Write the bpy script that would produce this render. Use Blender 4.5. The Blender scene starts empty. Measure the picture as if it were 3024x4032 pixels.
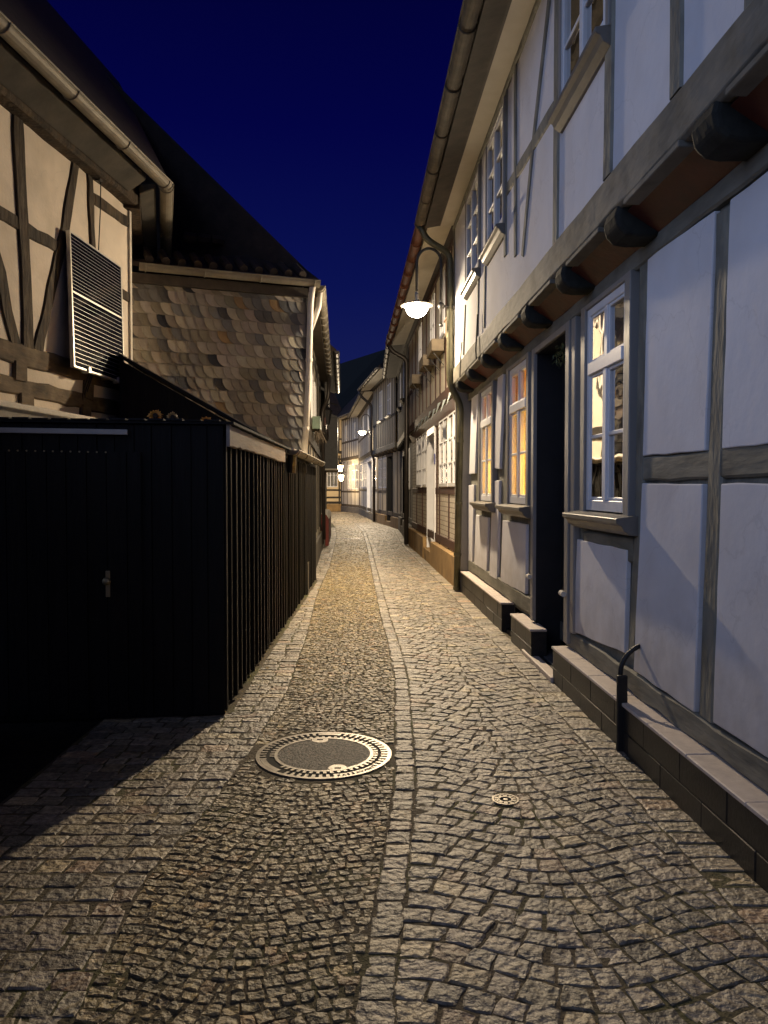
import bpy, math, random
from mathutils import Vector
random.seed(7)
R = random.random
def U(a, b): return a + (b - a) * random.random()
S = bpy.context.scene
COL = S.collection

# ------------------------------------------------------------------ camera, sky, exposure
PITCH = math.radians(1.69); CAM_Z = 1.5
cam_d = bpy.data.cameras.new('camera'); cam = bpy.data.objects.new('camera', cam_d); COL.objects.link(cam)
cam.location = (0, 0, CAM_Z); cam.rotation_euler = (math.pi / 2 - PITCH, 0, 0)
cam_d.sensor_fit = 'HORIZONTAL'; cam_d.sensor_width = 36; cam_d.lens = 36
cam_d.clip_start = 0.05; cam_d.clip_end = 1500
S.camera = cam

LAMP = 260.0          # street lamp strength
SKY_BACK = (0.54, 0.72, 1.22)
w = bpy.data.worlds.new('World'); S.world = w; w.use_nodes = True
nt = w.node_tree; nt.nodes.clear()
def N(t, typ, **kw):
    n = t.nodes.new(typ)
    for k, v in kw.items(): setattr(n, k, v)
    return n
tc = N(nt, 'ShaderNodeTexCoord'); sx = N(nt, 'ShaderNodeSeparateXYZ'); nt.links.new(tc.outputs['Generated'], sx.inputs[0])
rp = N(nt, 'ShaderNodeValToRGB'); nt.links.new(sx.outputs[2], rp.inputs[0])
e = rp.color_ramp.elements
e[0].position = 0.0; e[0].color = (0.013, 0.019, 0.090, 1)
e[1].position = 1.0; e[1].color = (0.0005, 0.0005, 0.018, 1)
k = e.new(0.25); k.color = (0.0032, 0.0060, 0.078, 1)
k = e.new(0.42); k.color = (0.0009, 0.0013, 0.054, 1)
k = e.new(0.60); k.color = (0.0006, 0.0007, 0.027, 1)
dt = N(nt, 'ShaderNodeVectorMath', operation='DOT_PRODUCT'); nt.links.new(tc.outputs['Generated'], dt.inputs[0])
dt.inputs[1].default_value = Vector((-0.82, -0.55, 0.14)).normalized()
mr = N(nt, 'ShaderNodeMapRange', interpolation_type='SMOOTHSTEP'); nt.links.new(dt.outputs['Value'], mr.inputs[0])
mr.inputs[1].default_value = 0.55; mr.inputs[2].default_value = 0.95
mx = N(nt, 'ShaderNodeMix', data_type='RGBA'); nt.links.new(mr.outputs[0], mx.inputs[0])
nt.links.new(rp.outputs[0], mx.inputs[6]); mx.inputs[7].default_value = SKY_BACK + (1,)
bg = N(nt, 'ShaderNodeBackground'); nt.links.new(mx.outputs[2], bg.inputs[0]); bg.inputs[1].default_value = 1.0
ow = N(nt, 'ShaderNodeOutputWorld'); nt.links.new(bg.outputs[0], ow.inputs[0])

S.view_settings.view_transform = 'Standard'; S.view_settings.look = 'None'
S.view_settings.exposure = 0; S.view_settings.gamma = 1
S.render.engine = 'CYCLES'
S.cycles.use_denoising = True
S.cycles.max_bounces = 8; S.cycles.diffuse_bounces = 4; S.cycles.glossy_bounces = 3
S.cycles.transparent_max_bounces = 10; S.cycles.sample_clamp_indirect = 6
S.cycles.caustics_reflective = False; S.cycles.caustics_refractive = False

# ------------------------------------------------------------------ materials
def M(name, c1, c2=None, rough=0.75, ns=4, bump=0.0, bs=40, metal=0.0, st=(1, 1, 1), tone=False, spec=0.4, lo=0.35, hi=0.65, bdist=0.01, dirt=None):
    m = bpy.data.materials.new(name); m.use_nodes = True; t = m.node_tree; b = t.nodes['Principled BSDF']
    b.inputs['Roughness'].default_value = rough; b.inputs['Metallic'].default_value = metal
    b.inputs['Specular IOR Level'].default_value = spec
    tx = N(t, 'ShaderNodeTexCoord'); mp = N(t, 'ShaderNodeMapping'); mp.inputs['Scale'].default_value = st
    t.links.new(tx.outputs['Object'], mp.inputs[0])
    no = N(t, 'ShaderNodeTexNoise'); no.inputs['Scale'].default_value = ns; no.inputs['Detail'].default_value = 6
    no.inputs['Roughness'].default_value = 0.6
    t.links.new(mp.outputs[0], no.inputs['Vector'])
    cr = N(t, 'ShaderNodeValToRGB'); t.links.new(no.outputs[0], cr.inputs[0])
    c2 = c2 or tuple(x * 0.8 for x in c1)
    cr.color_ramp.elements[0].position = lo; cr.color_ramp.elements[0].color = tuple(c1) + (1,)
    cr.color_ramp.elements[1].position = hi; cr.color_ramp.elements[1].color = tuple(c2) + (1,)
    col = cr.outputs[0]
    if dirt:
        n2 = N(t, 'ShaderNodeTexNoise'); n2.inputs['Scale'].default_value = dirt[1]; n2.inputs['Detail'].default_value = 8
        t.links.new(tx.outputs['Object'], n2.inputs['Vector'])
        r2 = N(t, 'ShaderNodeMapRange'); t.links.new(n2.outputs[0], r2.inputs[0])
        r2.inputs[1].default_value = 0.48; r2.inputs[2].default_value = 0.72; r2.inputs[4].default_value = dirt[2]
        mm = N(t, 'ShaderNodeMix', data_type='RGBA'); t.links.new(r2.outputs[0], mm.inputs[0])
        t.links.new(col, mm.inputs[6]); mm.inputs[7].default_value = tuple(dirt[0]) + (1,)
        col = mm.outputs[2]
    if tone:
        at = N(t, 'ShaderNodeAttribute', attribute_name='tone')
        mu = N(t, 'ShaderNodeMix', data_type='RGBA', blend_type='MULTIPLY'); mu.inputs[0].default_value = 1
        t.links.new(col, mu.inputs[6]); t.links.new(at.outputs['Color'], mu.inputs[7]); col = mu.outputs[2]
    t.links.new(col, b.inputs['Base Color'])
    if bump:
        n3 = N(t, 'ShaderNodeTexNoise'); n3.inputs['Scale'].default_value = bs; n3.inputs['Detail'].default_value = 5
        t.links.new(mp.outputs[0], n3.inputs['Vector'])
        bp = N(t, 'ShaderNodeBump'); bp.inputs['Strength'].default_value = bump; bp.inputs['Distance'].default_value = bdist
        t.links.new(n3.outputs[0], bp.inputs['Height']); t.links.new(bp.outputs[0], b.inputs['Normal'])
    return m
def EM(name, c, s):
    m = bpy.data.materials.new(name); m.use_nodes = True; t = m.node_tree; t.nodes.clear()
    e = N(t, 'ShaderNodeEmission'); e.inputs[0].default_value = tuple(c) + (1,); e.inputs[1].default_value = s
    o = N(t, 'ShaderNodeOutputMaterial'); t.links.new(e.outputs[0], o.inputs[0]); return m
def GLASS(name, refl=1.0, tint=(0.85, 0.88, 0.9)):
    m = bpy.data.materials.new(name); m.use_nodes = True; t = m.node_tree; t.nodes.clear()
    tr = N(t, 'ShaderNodeBsdfTransparent'); tr.inputs[0].default_value = tint + (1,)
    gl = N(t, 'ShaderNodeBsdfGlossy'); gl.inputs['Roughness'].default_value = 0.015
    fr = N(t, 'ShaderNodeFresnel'); fr.inputs[0].default_value = 1.75
    mu = N(t, 'ShaderNodeMath', operation='MULTIPLY'); mu.use_clamp = True; mu.inputs[1].default_value = refl
    no = N(t, 'ShaderNodeTexNoise'); no.inputs['Scale'].default_value = 2.5
    tx = N(t, 'ShaderNodeTexCoord'); t.links.new(tx.outputs['Object'], no.inputs['Vector'])
    bp = N(t, 'ShaderNodeBump'); bp.inputs['Strength'].default_value = 0.06; bp.inputs['Distance'].default_value = 0.05
    t.links.new(no.outputs[0], bp.inputs['Height']); t.links.new(bp.outputs[0], gl.inputs['Normal'])
    t.links.new(fr.outputs[0], mu.inputs[0])
    mi = N(t, 'ShaderNodeMixShader'); t.links.new(mu.outputs[0], mi.inputs[0]); t.links.new(tr.outputs[0], mi.inputs[1]); t.links.new(gl.outputs[0], mi.inputs[2])
    o = N(t, 'ShaderNodeOutputMaterial'); t.links.new(mi.outputs[0], o.inputs[0]); return m
def GLOBE(name, c, s):
    m = bpy.data.materials.new(name); m.use_nodes = True; t = m.node_tree; t.nodes.clear()
    tr = N(t, 'ShaderNodeBsdfTransparent'); e = N(t, 'ShaderNodeEmission'); e.inputs[0].default_value = tuple(c) + (1,); e.inputs[1].default_value = s
    a = N(t, 'ShaderNodeAddShader'); t.links.new(tr.outputs[0], a.inputs[0]); t.links.new(e.outputs[0], a.inputs[1])
    o = N(t, 'ShaderNodeOutputMaterial'); t.links.new(a.outputs[0], o.inputs[0]); return m
def CURTAIN(name, c):
    m = bpy.data.materials.new(name); m.use_nodes = True; t = m.node_tree; t.nodes.clear()
    a = N(t, 'ShaderNodeBsdfDiffuse'); a.inputs[0].default_value = c + (1,)
    b = N(t, 'ShaderNodeBsdfTranslucent'); b.inputs[0].default_value = c + (1,)
    mi = N(t, 'ShaderNodeMixShader'); mi.inputs[0].default_value = 0.6
    t.links.new(a.outputs[0], mi.inputs[1]); t.links.new(b.outputs[0], mi.inputs[2])
    o = N(t, 'ShaderNodeOutputMaterial'); t.links.new(mi.outputs[0], o.inputs[0]); return m

white_plaster = M('white_plaster', (0.74, 0.73, 0.75), (0.68, 0.66, 0.67), 0.9, 1.3, 0.25, 22, dirt=((0.5, 0.46, 0.43), 2.5, 0.25), bdist=0.004)
cream_plaster = M('cream_plaster', (0.74, 0.64, 0.52), (0.64, 0.56, 0.46), 0.9, 2.2, 0.4, 35, dirt=((0.40, 0.33, 0.24), 2.5, 0.4), bdist=0.008)
far_plaster = M('far_plaster', (0.60, 0.55, 0.45), (0.50, 0.45, 0.36), 0.9, 1.2, 0.3, 25)
warm_plaster = M('warm_plaster', (0.66, 0.53, 0.33), (0.56, 0.45, 0.28), 0.9, 1.2, 0.3, 25)
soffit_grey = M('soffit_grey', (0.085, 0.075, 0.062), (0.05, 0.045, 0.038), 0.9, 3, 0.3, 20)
grey_plaster = M('grey_plaster', (0.33, 0.31, 0.28), (0.25, 0.235, 0.21), 0.9, 1.2, 0.3, 25)
grey_timber = M('grey_timber', (0.24, 0.232, 0.19), (0.15, 0.145, 0.12), 0.8, 9, 0.7, 22, st=(1, 1, .35), dirt=((0.07, 0.065, 0.055), 5, 0.6), bdist=0.012)
beam_timber = M('beam_timber', (0.22, 0.20, 0.16), (0.135, 0.125, 0.10), 0.8, 5, 0.5, 12, st=(1, .3, 1), dirt=((0.09, 0.08, 0.06), 6, 0.7), bdist=0.016)
old_timber = M('old_timber', (0.060, 0.040, 0.024), (0.018, 0.013, 0.009), 0.85, 8, 1.0, 18, st=(1.2, 1.2, .3), dirt=((0.12, 0.09, 0.055), 5, 0.5), bdist=0.02)
old_beam = M('old_beam', (0.12, 0.084, 0.05), (0.04, 0.028, 0.018), 0.85, 8, 1.0, 14, st=(1, .25, 1), dirt=((0.19, 0.145, 0.09), 5, 0.6), bdist=0.02)
grey_rail = M('grey_rail', (0.23, 0.222, 0.18), (0.13, 0.125, 0.10), 0.8, 9, 0.7, 20, st=(1, .2, 1), dirt=((0.07, 0.065, 0.055), 4, 0.5), bdist=0.01)
old_gutter = M('old_gutter', (0.115, 0.092, 0.062), (0.06, 0.048, 0.034), 0.8, 6, 0.3, 20)
brown_timber = M('brown_timber', (0.085, 0.035, 0.022), (0.05, 0.022, 0.016), 0.7, 8, 0.5, 20)
dark_timber = M('dark_timber', (0.05, 0.042, 0.035), (0.028, 0.024, 0.02), 0.8, 8, 0.5, 20)
mid_timber = M('mid_timber', (0.11, 0.085, 0.06), (0.06, 0.048, 0.035), 0.8, 8, 0.5, 20)
joist_timber = M('joist_timber', (0.034, 0.035, 0.030), (0.018, 0.018, 0.016), 0.85, 8, 0.3, 18, spec=0.2)
red_board = M('red_board', (0.10, 0.020, 0.011), (0.055, 0.013, 0.009), 0.55, 6, 0.3, 18)
frame_paint = M('frame_paint', (0.76, 0.76, 0.77), (0.70, 0.70, 0.71), 0.45, 6, 0.08, 30)
casing_paint = M('casing_paint', (0.27, 0.255, 0.235), (0.23, 0.215, 0.20), 0.5, 5, 0.15, 30, st=(1, 1, .3))
sill_paint = M('sill_paint', (0.17, 0.152, 0.128), (0.135, 0.12, 0.10), 0.45, 7, 0.05, 25)
granite_tile = M('granite_tile', (0.022, 0.020, 0.019), (0.012, 0.0115, 0.011), 0.45, 30, 0.15, 60, dirt=((0.075, 0.065, 0.055), 2.2, 0.3))
ledge_tile = M('ledge_tile', (0.62, 0.54, 0.47), (0.50, 0.43, 0.38), 0.6, 14, 0.2, 60)
sandstone = M('sandstone', (0.40, 0.26, 0.11), (0.27, 0.17, 0.075), 0.85, 3, 0.6, 30, st=(1, 1, .6), dirt=((0.15, 0.11, 0.06), 2.5, 0.6))
grey_stone = M('grey_stone', (0.17, 0.15, 0.12), (0.10, 0.09, 0.075), 0.85, 4, 0.6, 25)
red_plinth = M('red_plinth', (0.20, 0.04, 0.03), (0.13, 0.03, 0.025), 0.7, 4, 0.3, 25)
zinc = M('zinc', (0.27, 0.24, 0.19), (0.19, 0.17, 0.135), 0.62, 5, 0.1, 20, metal=0.2, dirt=((0.17, 0.15, 0.12), 4, 0.5))
green_pipe = M('green_pipe', (0.135, 0.125, 0.075), (0.085, 0.08, 0.05), 0.45, 5, 0.1, 20, metal=0.4)
dark_pipe = M('dark_pipe', (0.06, 0.05, 0.045), (0.04, 0.034, 0.03), 0.4, 5, 0.1, 20, metal=0.4)
white_pipe = M('white_pipe', (0.68, 0.64, 0.58), (0.58, 0.54, 0.48), 0.45, 4, 0.05, 20)
soffit_paint = M('soffit_paint', (0.62, 0.57, 0.48), (0.54, 0.49, 0.40), 0.7, 3, 0.1, 20)
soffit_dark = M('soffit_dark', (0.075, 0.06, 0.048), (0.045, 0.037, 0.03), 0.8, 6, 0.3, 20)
roof_tile = M('roof_tile', (0.050, 0.034, 0.028), (0.028, 0.021, 0.019), 0.8, 5, 0.6, 12)
red_tile = M('red_tile', (0.15, 0.05, 0.024), (0.10, 0.034, 0.017), 0.7, 6, 0.3, 20)
slate = M('slate', (1.0, 1.0, 1.0), (0.80, 0.80, 0.80), 0.55, 9, 0.5, 45, tone=True, dirt=((0.85, 0.76, 0.62), 3, 0.5), bdist=0.005)
slate_back = M('slate_back', (0.03, 0.03, 0.032), None, 0.8)
dark_slate = M('dark_slate', (0.035, 0.034, 0.036), (0.02, 0.02, 0.022), 0.5, 9, 0.4, 30)
shed_board = M('shed_board', (0.013, 0.012, 0.011), (0.008, 0.0075, 0.007), 0.65, 14, 0.5, 40, st=(1, 1, .12), spec=0.18)
shed_batten = M('shed_batten', (0.0125, 0.011, 0.0095), (0.007, 0.0062, 0.0056), 0.6, 10, 0.5, 40, st=(1, 1, .12), spec=0.3)
fascia_wood = M('fascia_wood', (0.40, 0.34, 0.29), (0.28, 0.235, 0.20), 0.8, 6, 0.6, 30, st=(1, .2, 1))
felt = M('felt', (0.016, 0.016, 0.017), None, 0.9, 9, 0.4, 60)
plank_wood = M('plank_wood', (0.50, 0.47, 0.43), (0.42, 0.39, 0.36), 0.7, 6, 0.2, 30)
steel = M('steel', (0.46, 0.36, 0.20), (0.34, 0.27, 0.15), 0.4, 8, 0, 30, metal=0.6)
iron = M('iron', (0.012, 0.012, 0.013), (0.02, 0.018, 0.016), 0.5, 10, 0.2, 50)
lamp_iron = M('lamp_iron', (0.055, 0.052, 0.048), (0.04, 0.038, 0.035), 0.45, 10, 0.05, 50, metal=0.3)
hood_paint = M('hood_paint', (0.50, 0.45, 0.36), None, 0.5)
cast_iron = M('cast_iron', (0.31, 0.275, 0.225), (0.20, 0.175, 0.145), 0.42, 20, 0.15, 80, metal=0.55)
gap_dark = M('gap_dark', (0.006, 0.006, 0.006), None, 0.9)
asphalt_fill = M('asphalt_fill', (0.15, 0.125, 0.10), (0.022, 0.019, 0.016), 0.7, 85, 1.0, 85, lo=0.40, hi=0.58)
sett_stone = M('sett_stone', (0.38, 0.33, 0.255), (0.15, 0.13, 0.10), 0.52, 34, 1.0, 34, tone=True, lo=0.36, hi=0.64, bdist=0.020, spec=0.5)
sett_small = M('sett_small', (0.40, 0.315, 0.165), (0.15, 0.118, 0.065), 0.5, 46, 1.0, 50, tone=True, lo=0.36, hi=0.64, bdist=0.018, spec=0.5)
joint_sand = M('joint_sand', (0.115, 0.09, 0.056), (0.065, 0.052, 0.034), 0.9, 20, 1.0, 60, dirt=((0.085, 0.095, 0.02), 1.6, 0.85))
painted_shade = M('painted_shade', (0.022, 0.019, 0.016), (0.012, 0.010, 0.009), 0.95, 14, 0.8, 30, spec=0.1)  # near-black so the shed's shadow is put into the ground colour
hill_mat = M('hill_mat', (0.012, 0.014, 0.012), None, 0.95)
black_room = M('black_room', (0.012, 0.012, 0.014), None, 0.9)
warm_room = M('warm_room', (0.45, 0.32, 0.16), None, 0.9)
white_cloth = CURTAIN('white_cloth', (0.66, 0.64, 0.58))
amber_cloth = CURTAIN('amber_cloth', (0.90, 0.70, 0.32))
orange_cloth = CURTAIN('orange_cloth', (0.80, 0.52, 0.24))
pane_glass = GLASS('pane_glass', 1.5)
lit_glass = GLASS('lit_glass', 0.4)
door_paint = M('door_paint', (0.30, 0.30, 0.27), (0.26, 0.26, 0.235), 0.45, 6, 0.1, 30)
dark_door = M('dark_door', (0.018, 0.018, 0.02), None, 0.45, 6, 0.1, 30, spec=0.3)
blue_door = M('blue_door', (0.012, 0.02, 0.075), None, 0.4, 6, 0.1, 30)
door_panel = M('door_panel', (0.75, 0.74, 0.76), None, 0.9, 3, 0.3, 40)
cell = M('cell', (0.005, 0.006, 0.016), (0.008, 0.009, 0.022), 0.07, 20, 0, 30, spec=0.3)
alu = M('alu', (0.72, 0.68, 0.60), None, 0.35, 20, 0, 30, metal=0.5)
blue_sign = M('blue_sign', (0.01, 0.02, 0.30), None, 0.3)
sign_white = M('sign_white', (0.75, 0.75, 0.78), None, 0.4)
cable_mat = M('cable_mat', (0.012, 0.012, 0.012), None, 0.6)
petal_mat = M('petal_mat', (0.70, 0.30, 0.03), (0.55, 0.18, 0.02), 0.6, 20)
petal_pale = M('petal_pale', (0.55, 0.32, 0.10), (0.35, 0.16, 0.05), 0.6, 20)
seed_mat = M('seed_mat', (0.035, 0.02, 0.01), None, 0.9)
green_leaf = M('green_leaf', (0.11, 0.13, 0.05), (0.06, 0.08, 0.03), 0.6, 20)
dry_leaf = M('dry_leaf', (0.50, 0.38, 0.18), (0.36, 0.25, 0.10), 0.7, 30)
mat_fibre = M('mat_fibre', (0.035, 0.033, 0.035), (0.15, 0.15, 0.16), 0.9, 90, 0.8, 90)
green_box = M('green_box', (0.10, 0.14, 0.105), (0.07, 0.10, 0.075), 0.6, 6)
box_wood = M('box_wood', (0.20, 0.16, 0.11), (0.13, 0.105, 0.075), 0.8, 6, 0.3, 25)
meter_box = M('meter_box', (0.42, 0.30, 0.22), None, 0.6)
flag_cloth = CURTAIN('flag_cloth', (0.62, 0.68, 0.68))
white_paint_stone = M('white_paint_stone', (0.66, 0.61, 0.52), (0.56, 0.51, 0.43), 0.85, 6, 0.5, 25)
# whitewashed brick courses
whitebrick = M('whitebrick', (0.64, 0.58, 0.49), (0.55, 0.49, 0.40), 0.85, 5, 0.3, 40)
def weather(m, zlo, zhi, col, amt):
    t = m.node_tree; b = t.nodes['Principled BSDF']; src = b.inputs['Base Color'].links[0].from_socket
    ge = N(t, 'ShaderNodeNewGeometry'); sp = N(t, 'ShaderNodeSeparateXYZ'); t.links.new(ge.outputs['Position'], sp.inputs[0])
    no = N(t, 'ShaderNodeTexNoise'); no.inputs['Scale'].default_value = 6; no.inputs['Detail'].default_value = 8; t.links.new(ge.outputs['Position'], no.inputs['Vector'])
    ad = N(t, 'ShaderNodeMath', operation='MULTIPLY_ADD'); t.links.new(no.outputs[0], ad.inputs[0]); ad.inputs[1].default_value = -0.9; t.links.new(sp.outputs[2], ad.inputs[2])
    mr = N(t, 'ShaderNodeMapRange'); t.links.new(ad.outputs[0], mr.inputs[0]); mr.inputs[1].default_value = zlo - .45; mr.inputs[2].default_value = zhi - .45; mr.inputs[3].default_value = amt; mr.inputs[4].default_value = 0
    mi = N(t, 'ShaderNodeMix', data_type='RGBA'); t.links.new(mr.outputs[0], mi.inputs[0]); t.links.new(src, mi.inputs[6]); mi.inputs[7].default_value = tuple(col) + (1,)
    vo = N(t, 'ShaderNodeTexVoronoi', feature='DISTANCE_TO_EDGE'); vo.inputs['Scale'].default_value = 0.9
    ns = N(t, 'ShaderNodeTexNoise'); ns.inputs['Scale'].default_value = 2.2; ns.inputs['Detail'].default_value = 6; t.links.new(ge.outputs['Position'], ns.inputs['Vector'])
    va = N(t, 'ShaderNodeVectorMath', operation='MULTIPLY_ADD'); t.links.new(ns.outputs['Color'], va.inputs[0]); va.inputs[1].default_value = (.7, .7, .7); t.links.new(ge.outputs['Position'], va.inputs[2]); t.links.new(va.outputs[0], vo.inputs['Vector'])
    cr = N(t, 'ShaderNodeMapRange'); t.links.new(vo.outputs['Distance'], cr.inputs[0]); cr.inputs[1].default_value = 0.0; cr.inputs[2].default_value = 0.006; cr.inputs[3].default_value = .18; cr.inputs[4].default_value = 0
    m2 = N(t, 'ShaderNodeMix', data_type='RGBA'); t.links.new(cr.outputs[0], m2.inputs[0]); t.links.new(mi.outputs[2], m2.inputs[6]); m2.inputs[7].default_value = (.3, .28, .27, 1)
    t.links.new(m2.outputs[2], b.inputs['Base Color'])
    old = b.inputs['Normal'].links[0].from_node; n4 = N(t, 'ShaderNodeTexNoise'); n4.inputs['Scale'].default_value = 3.2; n4.inputs['Detail'].default_value = 3; t.links.new(ge.outputs['Position'], n4.inputs['Vector'])
    b2 = N(t, 'ShaderNodeBump'); b2.inputs['Strength'].default_value = 0.22; b2.inputs['Distance'].default_value = 0.02; t.links.new(n4.outputs[0], b2.inputs['Height']); t.links.new(old.outputs[0], b2.inputs['Normal']); t.links.new(b2.outputs[0], b.inputs['Normal'])
weather(white_plaster, .30, .85, (.40, .36, .32), .6)
weather(cream_plaster, 2.1, 3.0, (.36, .29, .21), .4)
def add_bricks(m):
    t = m.node_tree; b = t.nodes['Principled BSDF']
    tx = N(t, 'ShaderNodeTexCoord'); sp = N(t, 'ShaderNodeSeparateXYZ'); cb = N(t, 'ShaderNodeCombineXYZ')
    t.links.new(tx.outputs['Object'], sp.inputs[0]); t.links.new(sp.outputs[1], cb.inputs[0]); t.links.new(sp.outputs[2], cb.inputs[1])
    br = N(t, 'ShaderNodeTexBrick'); br.inputs['Scale'].default_value = 1; br.inputs['Brick Width'].default_value = 0.26; br.inputs['Row Height'].default_value = 0.085
    br.inputs['Mortar Size'].default_value = 0.008; br.inputs['Mortar Smooth'].default_value = 0.3
    br.inputs['Color1'].default_value = (.62, .56, .47, 1); br.inputs['Color2'].default_value = (.52, .47, .39, 1); br.inputs['Mortar'].default_value = (.24, .20, .16, 1)
    t.links.new(cb.outputs[0], br.inputs['Vector']); t.links.new(br.outputs['Color'], b.inputs['Base Color'])
    bp = N(t, 'ShaderNodeBump'); bp.inputs['Strength'].default_value = 0.7; bp.inputs['Distance'].default_value = 0.01; bp.invert = True
    t.links.new(br.outputs['Fac'], bp.inputs['Height']); t.links.new(bp.outputs[0], b.inputs['Normal'])
add_bricks(whitebrick)

# ------------------------------------------------------------------ mesh helpers
def origin(o):
    v = Vector((0, 0, 0))
    while o is not None: v += o.location; o = o.parent
    return v
class MB:
    def __init__(s): s.v = []; s.f = []; s.t = []
    def add(s, vs, fs, tone=None):
        b = len(s.v); s.v.extend(tuple(p) for p in vs); s.f.extend(tuple(b + i for i in f) for f in fs)
        s.t.extend([tone] * len(vs)); return s
    def box8(s, p, tone=None):   # p: 4 base + 4 top
        return s.add(p, [(3, 2, 1, 0), (4, 5, 6, 7), (0, 1, 5, 4), (1, 2, 6, 5), (2, 3, 7, 6), (3, 0, 4, 7)], tone)
    def box(s, x0, x1, y0, y1, z0, z1):
        return s.box8([(x0, y0, z0), (x1, y0, z0), (x1, y1, z0), (x0, y1, z0), (x0, y0, z1), (x1, y0, z1), (x1, y1, z1), (x0, y1, z1)])
    def prism(s, poly, off, tone=None):
        n = len(poly); off = Vector(off); a = [Vector(p) for p in poly]
        return s.add(a + [p + off for p in a], [tuple(reversed(range(n))), tuple(range(n, 2 * n))] + [(i, (i + 1) % n, n + (i + 1) % n, n + i) for i in range(n)], tone)
    def tube(s, pts, r, seg=10, cap=True, r1=None):
        pts = [Vector(p) for p in pts]; n = len(pts); b = []; up = None
        for i, p in enumerate(pts):
            d = (pts[min(i + 1, n - 1)] - pts[max(i - 1, 0)]).normalized()
            if up is None: up = Vector((0, 0, 1)) if abs(d.z) < 0.9 else Vector((0, 1, 0))
            a = d.cross(up).normalized(); c = a.cross(d).normalized(); up = c
            rr = r if r1 is None else r + (r1 - r) * i / max(1, n - 1)
            for k in range(seg):
                an = 2 * math.pi * k / seg; b.append(p + a * math.cos(an) * rr + c * math.sin(an) * rr)
        f = [(i * seg + k, i * seg + (k + 1) % seg, (i + 1) * seg + (k + 1) % seg, (i + 1) * seg + k) for i in range(n - 1) for k in range(seg)]
        if cap: f += [tuple(reversed(range(seg))), tuple((n - 1) * seg + k for k in range(seg))]
        return s.add(b, f)
    def lathe(s, prof, c, seg=24):
        b = []; c = Vector(c)
        for (r, z) in prof:
            for k in range(seg):
                a = 2 * math.pi * k / seg; b.append(c + Vector((r * math.cos(a), r * math.sin(a), z)))
        n = len(prof)
        f = [(i * seg + k, i * seg + (k + 1) % seg, (i + 1) * seg + (k + 1) % seg, (i + 1) * seg + k) for i in range(n - 1) for k in range(seg)]
        return s.add(b, f)
    def build(s, name, mat, parent=None, smooth=False, bevel=0, seg=2, angle=40):
        if not s.v: return None
        me = bpy.data.meshes.new(name); o = bpy.data.objects.new(name, me); COL.objects.link(o)
        off = origin(parent) if parent is not None else Vector((0, 0, 0))
        me.from_pydata([(p[0] - off.x, p[1] - off.y, p[2] - off.z) for p in s.v], [], s.f); me.update()
        if s.t and s.t[0] is not None:
            at = me.color_attributes.new('tone', 'FLOAT_COLOR', 'POINT')
            fl = []
            for t in s.t: fl.extend((t[0], t[1], t[2], 1.0))
            at.data.foreach_set('color', fl)
        me.materials.append(mat)
        if smooth: me.polygons.foreach_set('use_smooth', [True] * len(me.polygons))
        if parent is not None: o.parent = parent
        if bevel:
            md = o.modifiers.new('edge', 'BEVEL'); md.width = bevel; md.segments = seg; md.limit_method = 'ANGLE'; md.angle_limit = math.radians(angle)
        return o
def tag(o, label, cat, group=None):
    o['label'] = label; o['category'] = cat
    if group: o['group'] = group
    return o
def thing(name, label, cat, loc=(0, 0, 0), group=None):
    o = bpy.data.objects.new(name, None); COL.objects.link(o); o.location = loc; o.empty_display_size = 0.2
    return tag(o, label, cat, group)
def structure(o): o['kind'] = 'structure'; return o

# ------------------------------------------------------------------ survey: photo measurements to real facade coordinates
VIEW = {0: (0, 0, 1), 1: (2250, 800, 2.1434), 2: (2250, 1700, 2.1434), 3: (2250, 2500, 2.1434), 4: (1750, 1200, 2.765), 5: (1750, 1900, 2.765),
        6: (1700, 0, 2.212), 7: (1550, 850, 3.687), 8: (1600, 1500, 2.603), 9: (0, 300, 2.329), 10: (0, 1150, 2.37), 11: (1250, 1350, 2.765),
        12: (1400, 1550, 3.687), 13: (1280, 1780, 7.9), 14: (1200, 1550, 3.687), 15: (1800, 0, 1.355), 16: (500, 1000, 2.074)}
def ray(v, x, y):
    ox, oy, s = VIEW[v]; a = ((ox + x / s) - 1512) / 3024; b = (2016 - (oy + y / s)) / 3024
    return Vector((a, math.cos(PITCH) + b * math.sin(PITCH), b * math.cos(PITCH) - math.sin(PITCH)))
def ground(v, x, y):
    r = ray(v, x, y); t = -CAM_Z / r.z; return (r.x * t, r.y * t)
def at_depth(v, x, y, Y):
    r = ray(v, x, y); t = Y / r.y; return Vector((r.x * t, Y, CAM_Z + r.z * t))

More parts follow.
